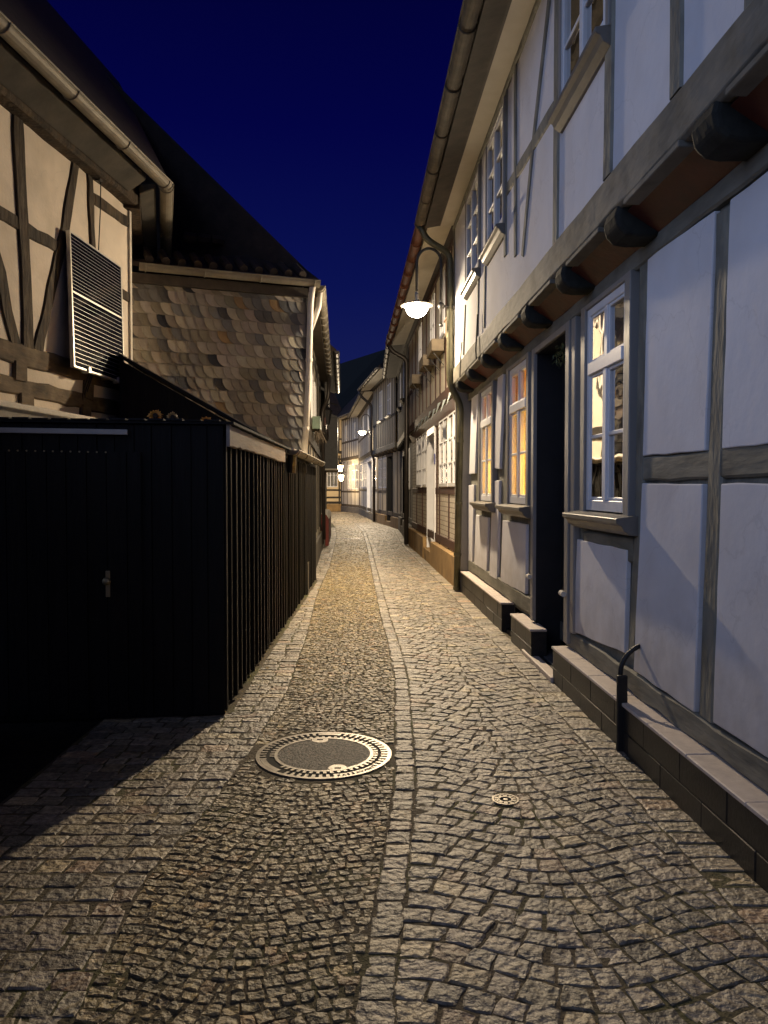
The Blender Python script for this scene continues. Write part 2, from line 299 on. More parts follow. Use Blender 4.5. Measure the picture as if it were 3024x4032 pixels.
class Facade:
    """a vertical plane: u metres along it (away from the viewer), w metres out into the street, z up"""
    def __init__(s, p0, p1, out):
        s.p0 = Vector((p0[0], p0[1], 0)); p1 = Vector((p1[0], p1[1], 0)); s.L = (p1 - s.p0).length; s.d = (p1 - s.p0) / s.L
        s.n = Vector((-s.d.y, s.d.x, 0)) if out == 'left' else Vector((s.d.y, -s.d.x, 0))
    def P(s, u, w, z): return s.p0 + s.d * u + s.n * w + Vector((0, 0, z))
    def uv(s, v, x, y, w=0):
        r = ray(v, x, y); q = s.p0 + s.n * w - Vector((0, 0, CAM_Z)); t = q.dot(s.n) / r.dot(s.n)
        h = r * t - Vector((s.p0.x, s.p0.y, 0)); return (h.dot(s.d), CAM_Z + r.z * t)
    def uY(s, Y): return (Y - s.p0.y) / s.d.y
    def box(s, mb, u0, u1, z0, z1, w0, w1, tone=None):
        P = s.P
        return mb.box8([P(u0, w0, z0), P(u1, w0, z0), P(u1, w1, z0), P(u0, w1, z0), P(u0, w0, z1), P(u1, w0, z1), P(u1, w1, z1), P(u0, w1, z1)], tone)
    def prof(s, mb, prof, u0, u1):   # (w,z) profile swept along u
        a = [s.P(u0, w, z) for w, z in prof]; return mb.prism(a, s.d * (u1 - u0))
    def tim(s, mb, pts, wid, w0=-0.03, w1=0.018, wob=0.006, ch=0.012, step=0.22):
        """hand-hewn timber along a polyline of (u,z)"""
        q = [Vector((p[0], p[1])) for p in pts]; st = []
        for a, b in zip(q[:-1], q[1:]):
            n = max(1, int((b - a).length / step)); st += [a.lerp(b, i / n) for i in range(n)]
        st.append(q[-1]); V = []; n = len(st)
        for i, p in enumerate(st):
            t = (st[min(i + 1, n - 1)] - st[max(i - 1, 0)]).normalized(); nn = Vector((-t.y, t.x)); h = wid / 2
            a = p + nn * (h + U(-wob, wob)); b = p - nn * (h + U(-wob, wob)); ww = w1 + U(-wob, wob) * 0.12
            c = (b - a).normalized() * ch
            V += [s.P(a.x, w0, a.y), s.P(a.x, ww - ch, a.y), s.P(a.x + c.x, ww, a.y + c.y), s.P(b.x - c.x, ww, b.y - c.y), s.P(b.x, ww - ch, b.y), s.P(b.x, w0, b.y)]
        F = [(i * 6 + k, i * 6 + k + 1, (i + 1) * 6 + k + 1, (i + 1) * 6 + k) for i in range(n - 1) for k in range(5)]
        F += [tuple(range(6)), tuple((n - 1) * 6 + k for k in reversed(range(6)))]
        return mb.add(V, F)
    def wall(s, mb, u0, u1, z0, z1, holes=(), w=0.0):
        us = sorted({u0, u1} | {min(max(h[i], u0), u1) for h in holes for i in (0, 1)}); zs = sorted({z0, z1} | {min(max(h[i], z0), z1) for h in holes for i in (2, 3)})
        for a, b in zip(us[:-1], us[1:]):
            for c, d in zip(zs[:-1], zs[1:]):
                m, n = (a + b) / 2, (c + d) / 2
                if any(h[0] < m < h[1] and h[2] < n < h[3] for h in holes): continue
                mb.add([s.P(a, w, c), s.P(b, w, c), s.P(b, w, d), s.P(a, w, d)], [(0, 1, 2, 3)])
        return mb
    def panel(s, mb, c, w0=-0.03, w1=0.008):
        q = []
        for (a0, b0), (a1, b1) in zip(c, c[1:] + c[:1]):
            n = max(1, int(math.hypot(a1 - a0, b1 - b0) / .14))
            for i in range(n):
                k = i / n; j = .0045 if i else 0; q.append((a0 + (a1 - a0) * k + U(-j, j), b0 + (b1 - b0) * k + U(-j, j)))
        a = [s.P(u, w0, z) for u, z in q]; return mb.prism(a, s.n * (w1 - w0))

def window(F, house, u0, u1, z0, z1, w=0.0, fr=0.05, transom=None, bars=(), mull=1, frame=None, glass=None, depth=0.45, sill=None, casing=None, lit=None,
           cloth=None, fine=True, skew=0.0):
    """one window: frame mesh with pane, sill, casing, curtain and the dark room behind as its own pieces"""
    frame = frame or frame_paint; glass = glass or (lit_glass if lit else pane_glass)
    m = MB(); a, b = w - 0.05, w + 0.012
    F.box(m, u0, u0 + fr, z0, z1, a, b); F.box(m, u1 - fr, u1, z0, z1, a, b)
    F.box(m, u0 + fr, u1 - fr, z0, z0 + fr * 1.3, a, b); F.box(m, u0 + fr, u1 - fr, z1 - fr, z1, a, b)
    zt = z1 - fr
    if transom: F.box(m, u0 + fr, u1 - fr, transom - fr * .75, transom + fr * .75, a, b + 0.014)
    for i in range(mull):
        c = u0 + (u1 - u0) * (i + 1) / (mull + 1)
        lo = z0 + fr * 1.3
        if transom:
            F.box(m, c - fr * .62, c + fr * .62, lo, transom - fr * .75, a, b + 0.006); F.box(m, c - fr * .5, c + fr * .5, transom + fr * .75, zt, a, b - 0.002)
        else: F.box(m, c - fr * .6, c + fr * .6, lo, zt, a, b + 0.004)
    cs = [u0 + fr] + [u0 + (u1 - u0) * (i + 1) / (mull + 1) for i in range(mull)] + [u1 - fr]
    for zb in bars:
        for i, (c0, c1) in enumerate(zip(cs[:-1], cs[1:])):
            x0 = c0 + (fr * .62 if i else 0); x1 = c1 - (fr * .62 if i < len(cs) - 2 else 0)
            F.box(m, x0, x1, zb - 0.013, zb + 0.013, a + 0.012, b - 0.006)
    if fine and transom:   # sash rims inside the main frame
        for i, (c0, c1) in enumerate(zip(cs[:-1], cs[1:])):
            x0 = c0 + (fr * .62 if i else 0); x1 = c1 - (fr * .62 if i < len(cs) - 2 else 0); q = 0.022
            for (y0, y1) in ((z0 + fr * 1.3, transom - fr * .75), (transom + fr * .75, zt)):
                F.box(m, x0, x0 + q, y0, y1, a + .01, b - 0.008); F.box(m, x1 - q, x1, y0, y1, a + .01, b - 0.008)
                F.box(m, x0 + q, x1 - q, y1 - q, y1, a + .01, b - 0.008); F.box(m, x0 + q, x1 - q, y0, y0 + q, a + .01, b - 0.008)
    o = m.build('window', frame, house, bevel=0.004 if fine else 0, seg=1)
    g = MB(); P = F.P; gw = w - 0.012
    g.add([P(u0 + .01, gw - skew, z0 + .01), P(u1 - .01, gw + skew, z0 + .01), P(u1 - .01, gw + skew, z1 - .01), P(u0 + .01, gw - skew, z1 - .01)], [(0, 1, 2, 3)])
    g.build('pane', glass, o)
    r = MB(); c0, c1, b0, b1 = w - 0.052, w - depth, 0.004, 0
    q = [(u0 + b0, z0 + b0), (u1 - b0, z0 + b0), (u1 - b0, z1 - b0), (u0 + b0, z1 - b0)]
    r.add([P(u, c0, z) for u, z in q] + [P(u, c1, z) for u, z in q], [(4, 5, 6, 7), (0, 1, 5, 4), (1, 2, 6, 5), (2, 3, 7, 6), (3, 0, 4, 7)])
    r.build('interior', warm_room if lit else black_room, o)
    if cloth:
        n = int((u1 - u0) / 0.02)
        for ci, (ca, cb, za, zb, dw) in enumerate(cloth):
            k = MB()
            for i in range(n):
                f0, f1 = i / n, (i + 1) / n
                if not (ca <= (f0 + f1) / 2 <= cb): continue
                x0, x1 = u0 + (u1 - u0) * f0, u0 + (u1 - u0) * f1
                wa = w - dw + 0.022 * math.sin(f0 * 52 + za * 3 + 2 * math.sin(f0 * 9)); wb = w - dw + 0.022 * math.sin(f1 * 52 + za * 3 + 2 * math.sin(f1 * 9))
                zA, zB = z0 + (z1 - z0) * za, z0 + (z1 - z0) * zb
                k.add([P(x0, wa, zA), P(x1, wb, zA), P(x1, wb, zB), P(x0, wa, zB)], [(0, 1, 2, 3)])
            k.build('curtain', (orange_cloth if ci else amber_cloth) if lit else white_cloth, o, smooth=False)
    if casing:
        t, top, d = casing; c = MB()
        F.box(c, u0 - t, u0 - 0.001, z0 - .02, top, w - .03, w + d); F.box(c, u1 + 0.001, u1 + t, z0 - .02, top, w - .03, w + d)
        F.box(c, u0 - 0.001, u1 + 0.001, z1 + 0.001, top, w - .03, w + d - .002)
        c.build('casing', casing_paint, o, bevel=0.006)
    if sill:
        ext, d, mat = sill; c = MB()
        F.prof(c, [(w - .02, z0 - .005), (w + d, z0 - .025), (w + d, z0 - .055), (w + d - .03, z0 - .07), (w + d - .045, z0 - .10), (w + d - .085, z0 - .125), (w - .02, z0 - .13)], u0 - ext, u1 + ext)
        c.build('sill', mat, o, bevel=0.004, seg=1)
    return o

def gutter(F, parent, u0, u1, w, z, r=0.065, mat=None, ribs=0.85, slope=0.0):
    m = MB(); V = []; n = 8; K = max(2, int((u1 - u0) / ribs) + 1)
    for j, u in enumerate((u0, u1)):
        for k in range(n + 1):
            a = math.pi + math.pi * k / n; V.append(F.P(u, w + r * math.cos(a), z + r * math.sin(a)))
        for k in range(n + 1):
            a = 2 * math.pi - math.pi * k / n; V.append(F.P(u, w + (r - .006) * math.cos(a), z + (r - .006) * math.sin(a)))
    c = 2 * (n + 1)
    m.add(V, [(k, (k + 1) % c, c + (k + 1) % c, c + k) for k in range(c)] + [tuple(range(n + 1)), tuple(c + k for k in reversed(range(n + 1)))])
    m.tube([F.P(u0, w + r, z), F.P(u1, w + r, z)], 0.011, 6)
    for i in range(K):
        u = u0 + 0.08 + (u1 - u0 - 0.16) * i / max(1, K - 1); pts = [F.P(u, w + (r + .004) * math.cos(math.pi + math.pi * k / n), z + (r + .004) * math.sin(math.pi + math.pi * k / n)) for k in range(n + 1)]
        m.tube(pts, 0.009, 5)
    return m.build('gutter', mat or zinc, parent, smooth=False)

def downpipe(parent, pts, r, mat, rings=()):
    m = MB(); q = []
    pts = [Vector(p) for p in pts]
    for i, p in enumerate(pts):      # round the elbows
        if 0 < i < len(pts) - 1:
            a = (pts[i - 1] - p); b = (pts[i + 1] - p); la = min(0.12, a.length * .4); lb = min(0.12, b.length * .4)
            a = p + a.normalized() * la; b = p + b.normalized() * lb
            q += [a.lerp(p, t).lerp(p.lerp(b, t), t) for t in (0, .25, .5, .75, 1)]
        else: q.append(p)
    m.tube(q, r, 12)
    o = m.build('downpipe', mat, parent, smooth=True)
    for (p, d) in rings:
        k = MB(); p = Vector(p); d = Vector(d).normalized(); k.tube([p - d * .02, p + d * .02], r * 1.16, 12); k.build('pipe_clamp', mat, o)
    return o

# ------------------------------------------------------------------ ground and paving
g = MB(); g.add([(-150, -60, 0.001), (150, -60, 0.001), (150, 260, 0.001), (-150, 260, 0.001)], [(0, 1, 2, 3)])
structure(g.build('ground', joint_sand))
yd = MB(); yd.add([(-1.83, -3, 0.004), (-1.83, 5.0, 0.004), (-9, 5.0, 0.004), (-9, -3, 0.004)], [(3, 2, 1, 0)]); structure(yd.build('shade_ground', painted_shade))  # dark sheet instead of setts, painting in most of the shed's shadow

def interp(tab):
    def f(y):
        if y <= tab[0][0]: return tab[0][1]
        for (a, b), (c, d) in zip(tab[:-1], tab[1:]):
            if y <= c: return b + (d - b) * (y - a) / (c - a)
        return tab[-1][1]
    return f
edge_l = interp([(-1, -.80), (2.2, -.88), (2.9, -.92), (3.5, -.83), (4.2, -.77), (5.7, -.72), (7.8, -.79), (10.6, -.94), (12.5, -1.0), (15, -1.06), (19.7, -1.28), (25, -1.55), (30, -1.9), (36, -2.5), (50, -4.2)])
strip_l = interp([(-1, -.12), (2.2, -.08), (3.0, -.01), (3.9, .055), (6.0, .085), (7.5, .035), (9, -.04), (13, -.19), (19.7, -.44), (27, -.75), (36, -1.5), (50, -3.3)])
strip_r = lambda y: strip_l(y) + 0.108
base_r = interp([(-2, 1.6), (2.9, 1.43), (11.2, 1.135), (20.6, .68), (28.5, .55), (33, .06), (35, -.25), (47.5, -1.45), (52, -2.8)])
base_l = interp([(-1, -4.3), (4.9, -4.0), (5.05, -1.03), (12.5, -1.09), (15, -1.45), (20, -1.75), (28, -2.05), (28.5, -6), (50, -7)])
edge_r = lambda y: base_r(y) - 0.19

def sett(mb, c, h, bev, tone, rough=0.004):
    """one paving stone from four ground corners"""
    cx = sum(p[0] for p in c) / 4; cy = sum(p[1] for p in c) / 4; V = []
    tx, ty = U(-.02, .02), U(-.02, .02)
    for p in c: V.append((p[0], p[1], -0.02))
    mids = []
    ring = []
    for i in range(4):
        p, q = c[i], c[(i + 1) % 4]
        ring.append(p); j = U(-.06, .06)
        ring.append(((p[0] + q[0]) / 2 + (q[1] - p[1]) * j, (p[1] + q[1]) / 2 - (q[0] - p[0]) * j))
    for i, p in enumerate(ring):
        k = 0.965 if i % 2 == 0 else 1.0
        x, y = cx + (p[0] - cx) * k, cy + (p[1] - cy) * k
        V.append((x, y, h - bev + (x - cx) * tx + (y - cy) * ty + U(-rough, rough)))
    for i, p in enumerate(ring):
        k = 0.84 if i % 2 == 0 else 0.88
        x, y = cx + (p[0] - cx) * k, cy + (p[1] - cy) * k
        V.append((x, y, h + (x - cx) * tx + (y - cy) * ty + U(-rough, rough)))
    V.append((cx, cy, h + bev * .25 + U(-rough, rough)))
    F = [(0, 1, 6, 5, 4), (1, 2, 8, 7, 6), (2, 3, 10, 9, 8), (3, 0, 4, 11, 10)]
    F += [(4 + i, 4 + (i + 1) % 8, 12 + (i + 1) % 8, 12 + i) for i in range(8)]
    F += [(12 + i, 12 + (i + 1) % 8, 20) for i in range(8)]
    mb.add(V, F, tone)
HOLES = []
def in_hole(x, y):
    return any((x - a) ** 2 + (y - b) ** 2 < r * r for a, b, r in HOLES)
def tone_of(kind):
    t = U(.62, 1.25); r = R()
    if r < .06: return (t * 1.35, t * 1.25, t * 1.0)
    if r < .12: return (t * 1.2, t * .98, t * .85)
    if r < .22: return (t * .7, t * .72, t * .74)
    return (t, t * U(.96, 1.0), t * U(.9, 1.0))
def lane(mb, lo, hi, y0, y1, dy, sw, gap, h, bev, dim=1.0, arc=0.0, jit=0.006, kind='big', rough=0.0028, grow=0.0, period=None, tilt=0.0):
    y = y0; row = 0
    while y < y1:
        k = 1 + grow * max(0, y - 12); d = dy * k * U(.9, 1.1)
        wl, wr = lo(y), hi(y); W = wr - wl
        n = max(1, round(W / (sw * k))); cuts = [0.0]
        for i in range(n): cuts.append(cuts[-1] + U(.78, 1.22))
        cuts = [c / cuts[-1] for c in cuts]
        if n > 2 and row % 2: cuts = [0] + [min(.99, max(.01, c + .45 / n)) for c in cuts[1:-1]] + [1]
        def A(s): return -arc * (1 + math.cos(math.pi * (2 * s - 1))) / 2
        for s0, s1 in zip(cuts[:-1], cuts[1:]):
            if s1 - s0 < .25 / n: continue
            c = []
            for (s_, yy) in ((s0, y), (s1, y), (s1, y + d), (s0, y + d)):
                py = yy + A(s_)
                if yy > y and arc:
                    m_ = arc * math.pi * math.sin(math.pi * (2 * s_ - 1)) / W; s2 = min(1.0, max(0.0, s_ - m_ * d / (1 + m_ * m_) / W)); py = yy + A(s2); px = lo(py) + s2 * (hi(py) - lo(py))
                else: px = lo(py) + s_ * (hi(py) - lo(py))
                c.append([px, py])
            mxx = sum(p[0] for p in c) / 4; myy = sum(p[1] for p in c) / 4
            if in_hole(mxx, myy): continue
            gx = gap * U(.6, 1.4)
            for p in c:
                vx, vy = mxx - p[0], myy - p[1]
                p[0] += math.copysign(min(abs(vx) * .4, gx / 2), vx) + U(-jit, jit); p[1] += math.copysign(min(abs(vy) * .4, gx / 2), vy) + U(-jit, jit)
            sett(mb, c, h + U(-.0025, .0025), bev, tuple(v * dim for v in tone_of(kind)), rough)
        y += d; row += 1

MH = ground(0, 1276, 2972); MH_R = 0.382
VC = ground(0, 1990, 3153)
MH2 = ground(0, 1373, 2121)
HOLES += [(MH[0], MH[1], MH_R + .035), (VC[0], VC[1], 0.075), (MH2[0], MH2[1], .36)]
pv = MB()
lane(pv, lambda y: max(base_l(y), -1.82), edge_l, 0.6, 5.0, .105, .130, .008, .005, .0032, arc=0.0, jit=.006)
lane(pv, lambda y: base_l(y) + .0, edge_l, 5.05, 30, .105, .125, .008, .005, .0032, jit=.005, grow=.02)
lane(pv, strip_l, strip_r, 0.8, 34, .115, .2, .008, .0055, .0032, dim=.84, jit=.005, grow=.02)
lane(pv, strip_r, edge_r, 0.6, 34, .100, .098, .008, .005, .0032, arc=.16, jit=.006, grow=.02)
lane(pv, edge_r, base_r, 0.8, 33, .12, .3, .008, .005, .0032, jit=.006, grow=.02)
structure(pv.build('cobbled_road', sett_stone, smooth=False))
ps = MB()
lane(ps, edge_l, strip_l, 0.8, 34, .052, .058, .008, .0045, .0032, arc=.09, jit=.006, kind='small', rough=.0035, grow=.06)
structure(ps.build('mosaic_road', sett_small, smooth=False))
pf = MB()
lane(pf, base_l, base_r, 34, 51, .22, .22, .03, .006, .012, jit=.012)
structure(pf.build('street_end', sett_stone))
hl = MB(); hp = []
for i, a in enumerate(range(-4, 5)):
    hp.append((a * 60, 330 + abs(a) * 6, [2, 20, 40, 54, 72, 78, 80, 50, 20][i]))
for (x, y, z), (x2, y2, z2) in zip(hp[:-1], hp[1:]):
    hl.add([(x, y, -1), (x2, y2, -1), (x2, y2 + 60, z2), (x, y + 60, z)], [(0, 1, 2, 3)])
structure(hl.build('hills', hill_mat))

# manhole cover
def ring_teeth(mb, cx, cy, r0, r1, z0, z1, n, duty, skip=()):
    for i in range(n):
        a = 2 * math.pi * i / n
        if any(s0 <= math.degrees(a) <= s1 for s0, s1 in skip): continue
        b = a + 2 * math.pi / n * duty
        p = [(cx + r * math.cos(t), cy + r * math.sin(t)) for r, t in ((r0, a), (r1, a), (r1, b), (r0, b))]
        mb.box8([(x, y, z0) for x, y in p] + [(x, y, z1) for x, y in p])
def ringmesh(mb, cx, cy, r0, r1, z0, z1, seg=72):
    mb.lathe([(r0, z0), (r1, z0), (r1, z1), (r0, z1), (r0, z0)], (cx, cy, 0), seg)
def text_mesh(body, size, ext):
    cu = bpy.data.curves.new('lettering', 'FONT'); cu.body = body; cu.size = size; cu.extrude = ext; cu.align_x = 'CENTER'
    ob = bpy.data.objects.new('lettering', cu); COL.objects.link(ob)
    me = bpy.data.meshes.new_from_object(ob.evaluated_get(bpy.context.evaluated_depsgraph_get()))
    vs = [v.co.copy() for v in me.vertices]; fs = [tuple(p.vertices) for p in me.polygons]
    bpy.data.objects.remove(ob); bpy.data.curves.remove(cu); bpy.data.meshes.remove(me); return vs, fs
def manhole(name, c, rad, label, full=True):
    x, y = c; t = thing(name, label, 'manhole cover', (x, y, 0)); k = rad / .39; zt = .0085
    m = MB(); ringmesh(m, x, y, .368 * k, .39 * k, -.02, zt); ring_teeth(m, x, y, .330 * k, .3685 * k, -.02, zt - .0003, 56, .46, ((285, 325), (195, 232), (80, 100)))
    for a0, a1 in ((285, 325), (195, 232), (80, 100)):
        p = [(x + .366 * k * math.cos(math.radians(a)), y + .366 * k * math.sin(math.radians(a))) for a in range(a0, a1 + 1, 5)]
        q = [(x + .335 * k * math.cos(math.radians(a)), y + .335 * k * math.sin(math.radians(a))) for a in range(a0, a1 + 1, 5)]
        for i in range(len(p) - 1):
            m.box8([(q[i][0], q[i][1], -.02), (p[i][0], p[i][1], -.02), (p[i + 1][0], p[i + 1][1], -.02), (q[i + 1][0], q[i + 1][1], -.02),
                    (q[i][0], q[i][1], zt - .0006), (p[i][0], p[i][1], zt - .0006), (p[i + 1][0], p[i + 1][1], zt - .0006), (q[i + 1][0], q[i + 1][1], zt - .0006)])
    fr = m.build('frame_ring', cast_iron, t)
    m = MB(); ringmesh(m, x, y, .266 * k, .285 * k, -.02, zt - .0004); ring_teeth(m, x, y, .2848 * k, .311 * k, -.02, zt - .0009, 50, .46, ((188, 220),))
    for a in (100, 292):
        ca = math.radians(a); cx, cy = x + .245 * k * math.cos(ca), y + .245 * k * math.sin(ca)
        poly = []
        for j in range(24):
            b = 2 * math.pi * j / 24; poly.append((cx + .05 * k * math.cos(b), cy + .05 * k * math.sin(b), .0))
        m.prism(poly, (0, 0, zt - .0008))
    lid = m.build('lid_ring', cast_iron, t)
    m = MB(); m.lathe([(0.001, .0065), (.2 * k, .0065), (.264 * k, .006)], (x, y, 0), 64); m.build('lid_fill', asphalt_fill, t)
    m = MB(); m.lathe([(0.001, .0035), (.388 * k, .0035)], (x, y, 0), 64); m.build('seat', gap_dark, t)
    for a in (100, 292):
        ca = math.radians(a); cx, cy = x + .25 * k * math.cos(ca), y + .25 * k * math.sin(ca)
        m = MB(); m.box(cx - .018, cx + .018, cy - .009, cy + .009, .0, zt - .0001); m.build('key_slot', gap_dark, lid)
    if full:
        m = MB(); word = 'PASSAVANT'
        for i, chh in enumerate(word):
            vs, fs = text_mesh(chh, .034, .001); a = math.radians(287 + i * 4.4); rr = .352
            rot = a + math.pi / 2
            m.add([(x + rr * math.cos(a) + (v.x * math.cos(rot) - (v.y - .012) * math.sin(rot)), y + rr * math.sin(a) + (v.x * math.sin(rot) + (v.y - .012) * math.cos(rot)), zt + .0003 + v.z) for v in vs], fs)
        m.build('lettering', gap_dark, fr)
    return t
manhole('manhole_cover', MH, MH_R, 'large round manhole cover with toothed bright rim and dark filled lid')
manhole('manhole_cover', MH2, .33, 'worn dark manhole cover far down the lane', False)
t = thing('valve_cap', 'small round cast iron water valve cap among the curved setts', 'valve cap', (VC[0], VC[1], 0))
m = MB(); ringmesh(m, VC[0], VC[1], .055, .066, -.02, .009, 32); ringmesh(m, VC[0], VC[1], .028, .036, -.02, .0085, 24); ring_teeth(m, VC[0], VC[1], .038, .052, -.02, .0083, 10, .7)
m.lathe([(0.001, .0086), (.012, .0086), (.012, -.01)], (VC[0], VC[1], 0), 12); m.build('cap', cast_iron, t)
m = MB(); m.lathe([(0.001, .003), (.066, .003)], (VC[0], VC[1], 0), 24); m.build('collar', gap_dark, t)

# ------------------------------------------------------------------ right side: the near white house
F1 = Facade((1.63 + .0355 * 4, -4), (1.63 - .0355 * 11.25, 11.25), 'left')
def at1(v, x, y): return F1.uv(v, x, y)
uY = F1.uY
W_END = F1.L
near = thing('timbered_house', 'white half-timbered house with grey timbers, projecting upper storey and lit windows', 'house', (1.9, 5, 0))
ZT, ZB = 2.75, 1.335
wins = [(uY(4.63), uY(5.42), False), (uY(7.30), uY(8.16), True), (uY(9.18), uY(10.04), True)]
door = (uY(5.93), uY(6.97), 0.02, 2.72)
holes = [(a, b, ZB, ZT) for a, b, _ in wins] + [door, (uY(7.55), uY(8.02), 0.05, .27)]
m = MB(); F1.wall(m, 0, W_END, 0, 2.9, holes, -0.03)
m.build('wall', grey_timber, near)
# plaster infill with soft edges
def pq(c):
    pn = MB(); F1.panel(pn, c, -.028, .0045); pn.build('plaster_panel', white_plaster, near, bevel=0.006, seg=2)
def pan(*pts): pq([at1(*p) for p in pts])
pan((1, 648, 455), (1, 1216, 62), (2, 1132, 160), (2, 606, 206))
pan((2, 600, 434), (2, 1110, 442), (3, 1040, 655), (3, 528, 300))
pan((2, 52, 905), (2, 472, 1000), (2, 452, 1870), (2, 22, 1690))
b = [at1(1, 1345, 0), at1(1, 1290, 1700)]
a0 = at1(2, 1275, 145); a1 = at1(2, 1268, 440); a2 = at1(3, 1200, 740)
pq([(uY(2.15), 2.76), (b[0][0], 2.76), a0, (uY(2.15), a0[1] + .01)])
pq([(uY(2.15), a1[1]), a1, a2, (uY(2.15), a2[1] + .01)])
for q in ((0.3, 1.9), (2.05, 3.6), (3.75, 5.95)):
    pq([(q[0], .42), (q[1], .42), (q[1], 1.53), (q[0], 1.53)]); pq([(q[0], 1.68), (q[1], 1.68), (q[1], 2.76), (q[0], 2.76)])
pan((4, 300, 975), (4, 370, 940), (4, 333, 1835), (4, 272, 1845)); pan((4, 263, 1965), (4, 323, 1958), (5, 302, 870), (5, 240, 842))
pan((4, 585, 752), (4, 645, 718), (4, 603, 1790), (4, 537, 1780)); pan((4, 527, 1915), (4, 600, 1912), (5, 573, 1055), (5, 491, 1008))
pan((5, 345, 352), (5, 476, 382), (5, 460, 968), (5, 326, 882)); pan((5, 637, 412), (5, 893, 457), (5, 884, 1216), (5, 614, 1068))
tm = MB(); th = MB()
F1.tim(tm, [at1(1, 1275, 60), at1(2, 1190, 700), at1(3, 1122, 705)], .135, w1=.0)
F1.tim(th, [(0.05, 2.83), (W_END - .02, 2.83)], .11, w1=.012)
q = at1(2, 850, 310)
F1.tim(th, [(q[0] - 2.9, q[1] + .02), at1(2, 560, 320), ], .135, w1=-.002)
F1.tim(tm, [at1(1, 608, 400), at1(2, 560, 900), at1(2, 503, 1900)], .125, w1=.001)
F1.tim(th, [(wins[0][0] - .1, ZB - .20), (wins[0][1] + .12, ZB - .21)], .15, w1=-.004)
F1.tim(th, [(0.05, .355), (door[0] - .005, .355)], .13, w1=.004, wob=.012); F1.tim(th, [(door[1] + .005, .40), (W_END - .02, .40)], .16, w1=.004, wob=.01)
tm.build('timber_frame', grey_timber, near, smooth=False); th.build('timber_rails', grey_rail, near)
# jetty: joists, painted boards, beam
UPW = 0.215
Fu = Facade(F1.P(0, UPW, 0)[:2], F1.P(W_END + .0, UPW, 0)[:2], 'left')
for i, Y in enumerate((-1.3, -.2, .9, 2.03, 3.14, 4.27, 5.35, 6.47, 7.55, 8.62, 9.7, 10.75)):
    jb = MB(); u = uY(Y); hw = U(.096, .112); prof = []
    pr = [(-.25, 2.868), (UPW - .09, 2.858), (UPW - .03, 2.868), (UPW + .015, 2.905), (UPW + .028, 2.97), (UPW + .01, 3.035), (UPW - .02, 3.07), (-.25, 3.07)]
    F1.prof(jb, pr, u - hw, u + hw); jb.build('joist_end', joist_timber, near, bevel=0.025, seg=3, angle=30)
rb = MB(); F1.add = None
rb.box8([F1.P(0, .0, 2.872), F1.P(W_END, .0, 2.872), F1.P(W_END, UPW - .035, 2.985), F1.P(0, UPW - .035, 2.985), F1.P(0, -.02, 2.90), F1.P(W_END, -.02, 2.90), F1.P(W_END, UPW - .05, 3.01), F1.P(0, UPW - .05, 3.01)])
rb.build('infill_board', red_board, near)
bm_ = MB(); Fu.tim(bm_, [(0, 3.125), (W_END, 3.125)], .245, w0=-.12, w1=.022, wob=.009, ch=.02, step=.3)
for i, Y in enumerate((2.6, 3.7, 4.8, 5.9, 7.0, 8.1, 9.15, 10.2)):
    Fu.box(bm_, uY(Y) - .34, uY(Y) + .34, 2.975, 3.005, -.06, .03)
bm_.build('jetty_beam', beam_timber, near, bevel=.004, seg=1)
# upper storey
ZE = 5.30
uw = [(uY(4.36), uY(5.31), 4.07, 5.16), (uY(7.38), uY(8.30), 4.03, 5.14), (uY(8.87), uY(9.85), 4.04, 5.14)]
m = MB(); Fu.wall(m, 0, W_END, 3.24, ZE + .02, uw, 0.0); m.build('upper_wall', white_plaster, near)
def atu(v, x, y): return Fu.uv(v, x, y)
tm = MB()
def T(wid, *pts, **k): Fu.tim(tm, [atu(*p) for p in pts], wid, w0=-.02, w1=k.get('w1', .014), wob=.005)
T(.13, (6, 1102, -40), (6, 1085, 2130)); T(.14, (6, 1570, -200), (6, 1542, 1540)); T(.13, (15, 1180, -150), (15, 1175, 500))
T(.14, (15, 1600, -100), (15, 1590, 200)); T(.10, (6, 1040, -100), (6, 960, 600), (6, 890, 1230), (6, 795, 2230), w1=.011)
T(.10, (6, 735, 500), (6, 735, 2230)); T(.11, (6, 655, 740), (6, 645, 2230)); T(.10, (6, 430, 1400), (6, 424, 2230)); T(.10, (6, 490, 1270), (6, 478, 2230))
T(.10, (7, 1045, 1290), (7, 1020, 2020)); T(.11, (7, 1238, 800), (7, 1220, 1740)); T(.10, (7, 1335, 730), (7, 1320, 1620))
T(.12, (6, 1095, 900), (6, 655, 1660), w1=.012)
Fu.tim(tm, [(0, ZE - .03), (W_END, ZE - .03)], .07, w0=-.02, w1=.022)
Fu.tim(tm, [(W_END - .06, 3.24), (W_END - .06, ZE - .06)], .12, w0=-.02, w1=.013)
for u in (.4, 1.5, 2.6, 3.7, 4.7): Fu.tim(tm, [(u, 3.24), (u, ZE - .06)], .13, w0=-.02, w1=.013)
tm.build('upper_timbers', grey_timber, near)
for i, (a, b, c, d) in enumerate(uw):
    window(Fu, near, a, b, c, d, w=0.012, fr=.06, transom=None, bars=(c + (d - c) * .36, c + (d - c) * .68), mull=1, sill=(.05, .09, sill_paint), casing=(.055, d + .05, .02),
           cloth=None if i == 0 else [(0, .3, 0, 1, .11), (.7, 1, 0, 1, .11)])
wl = []
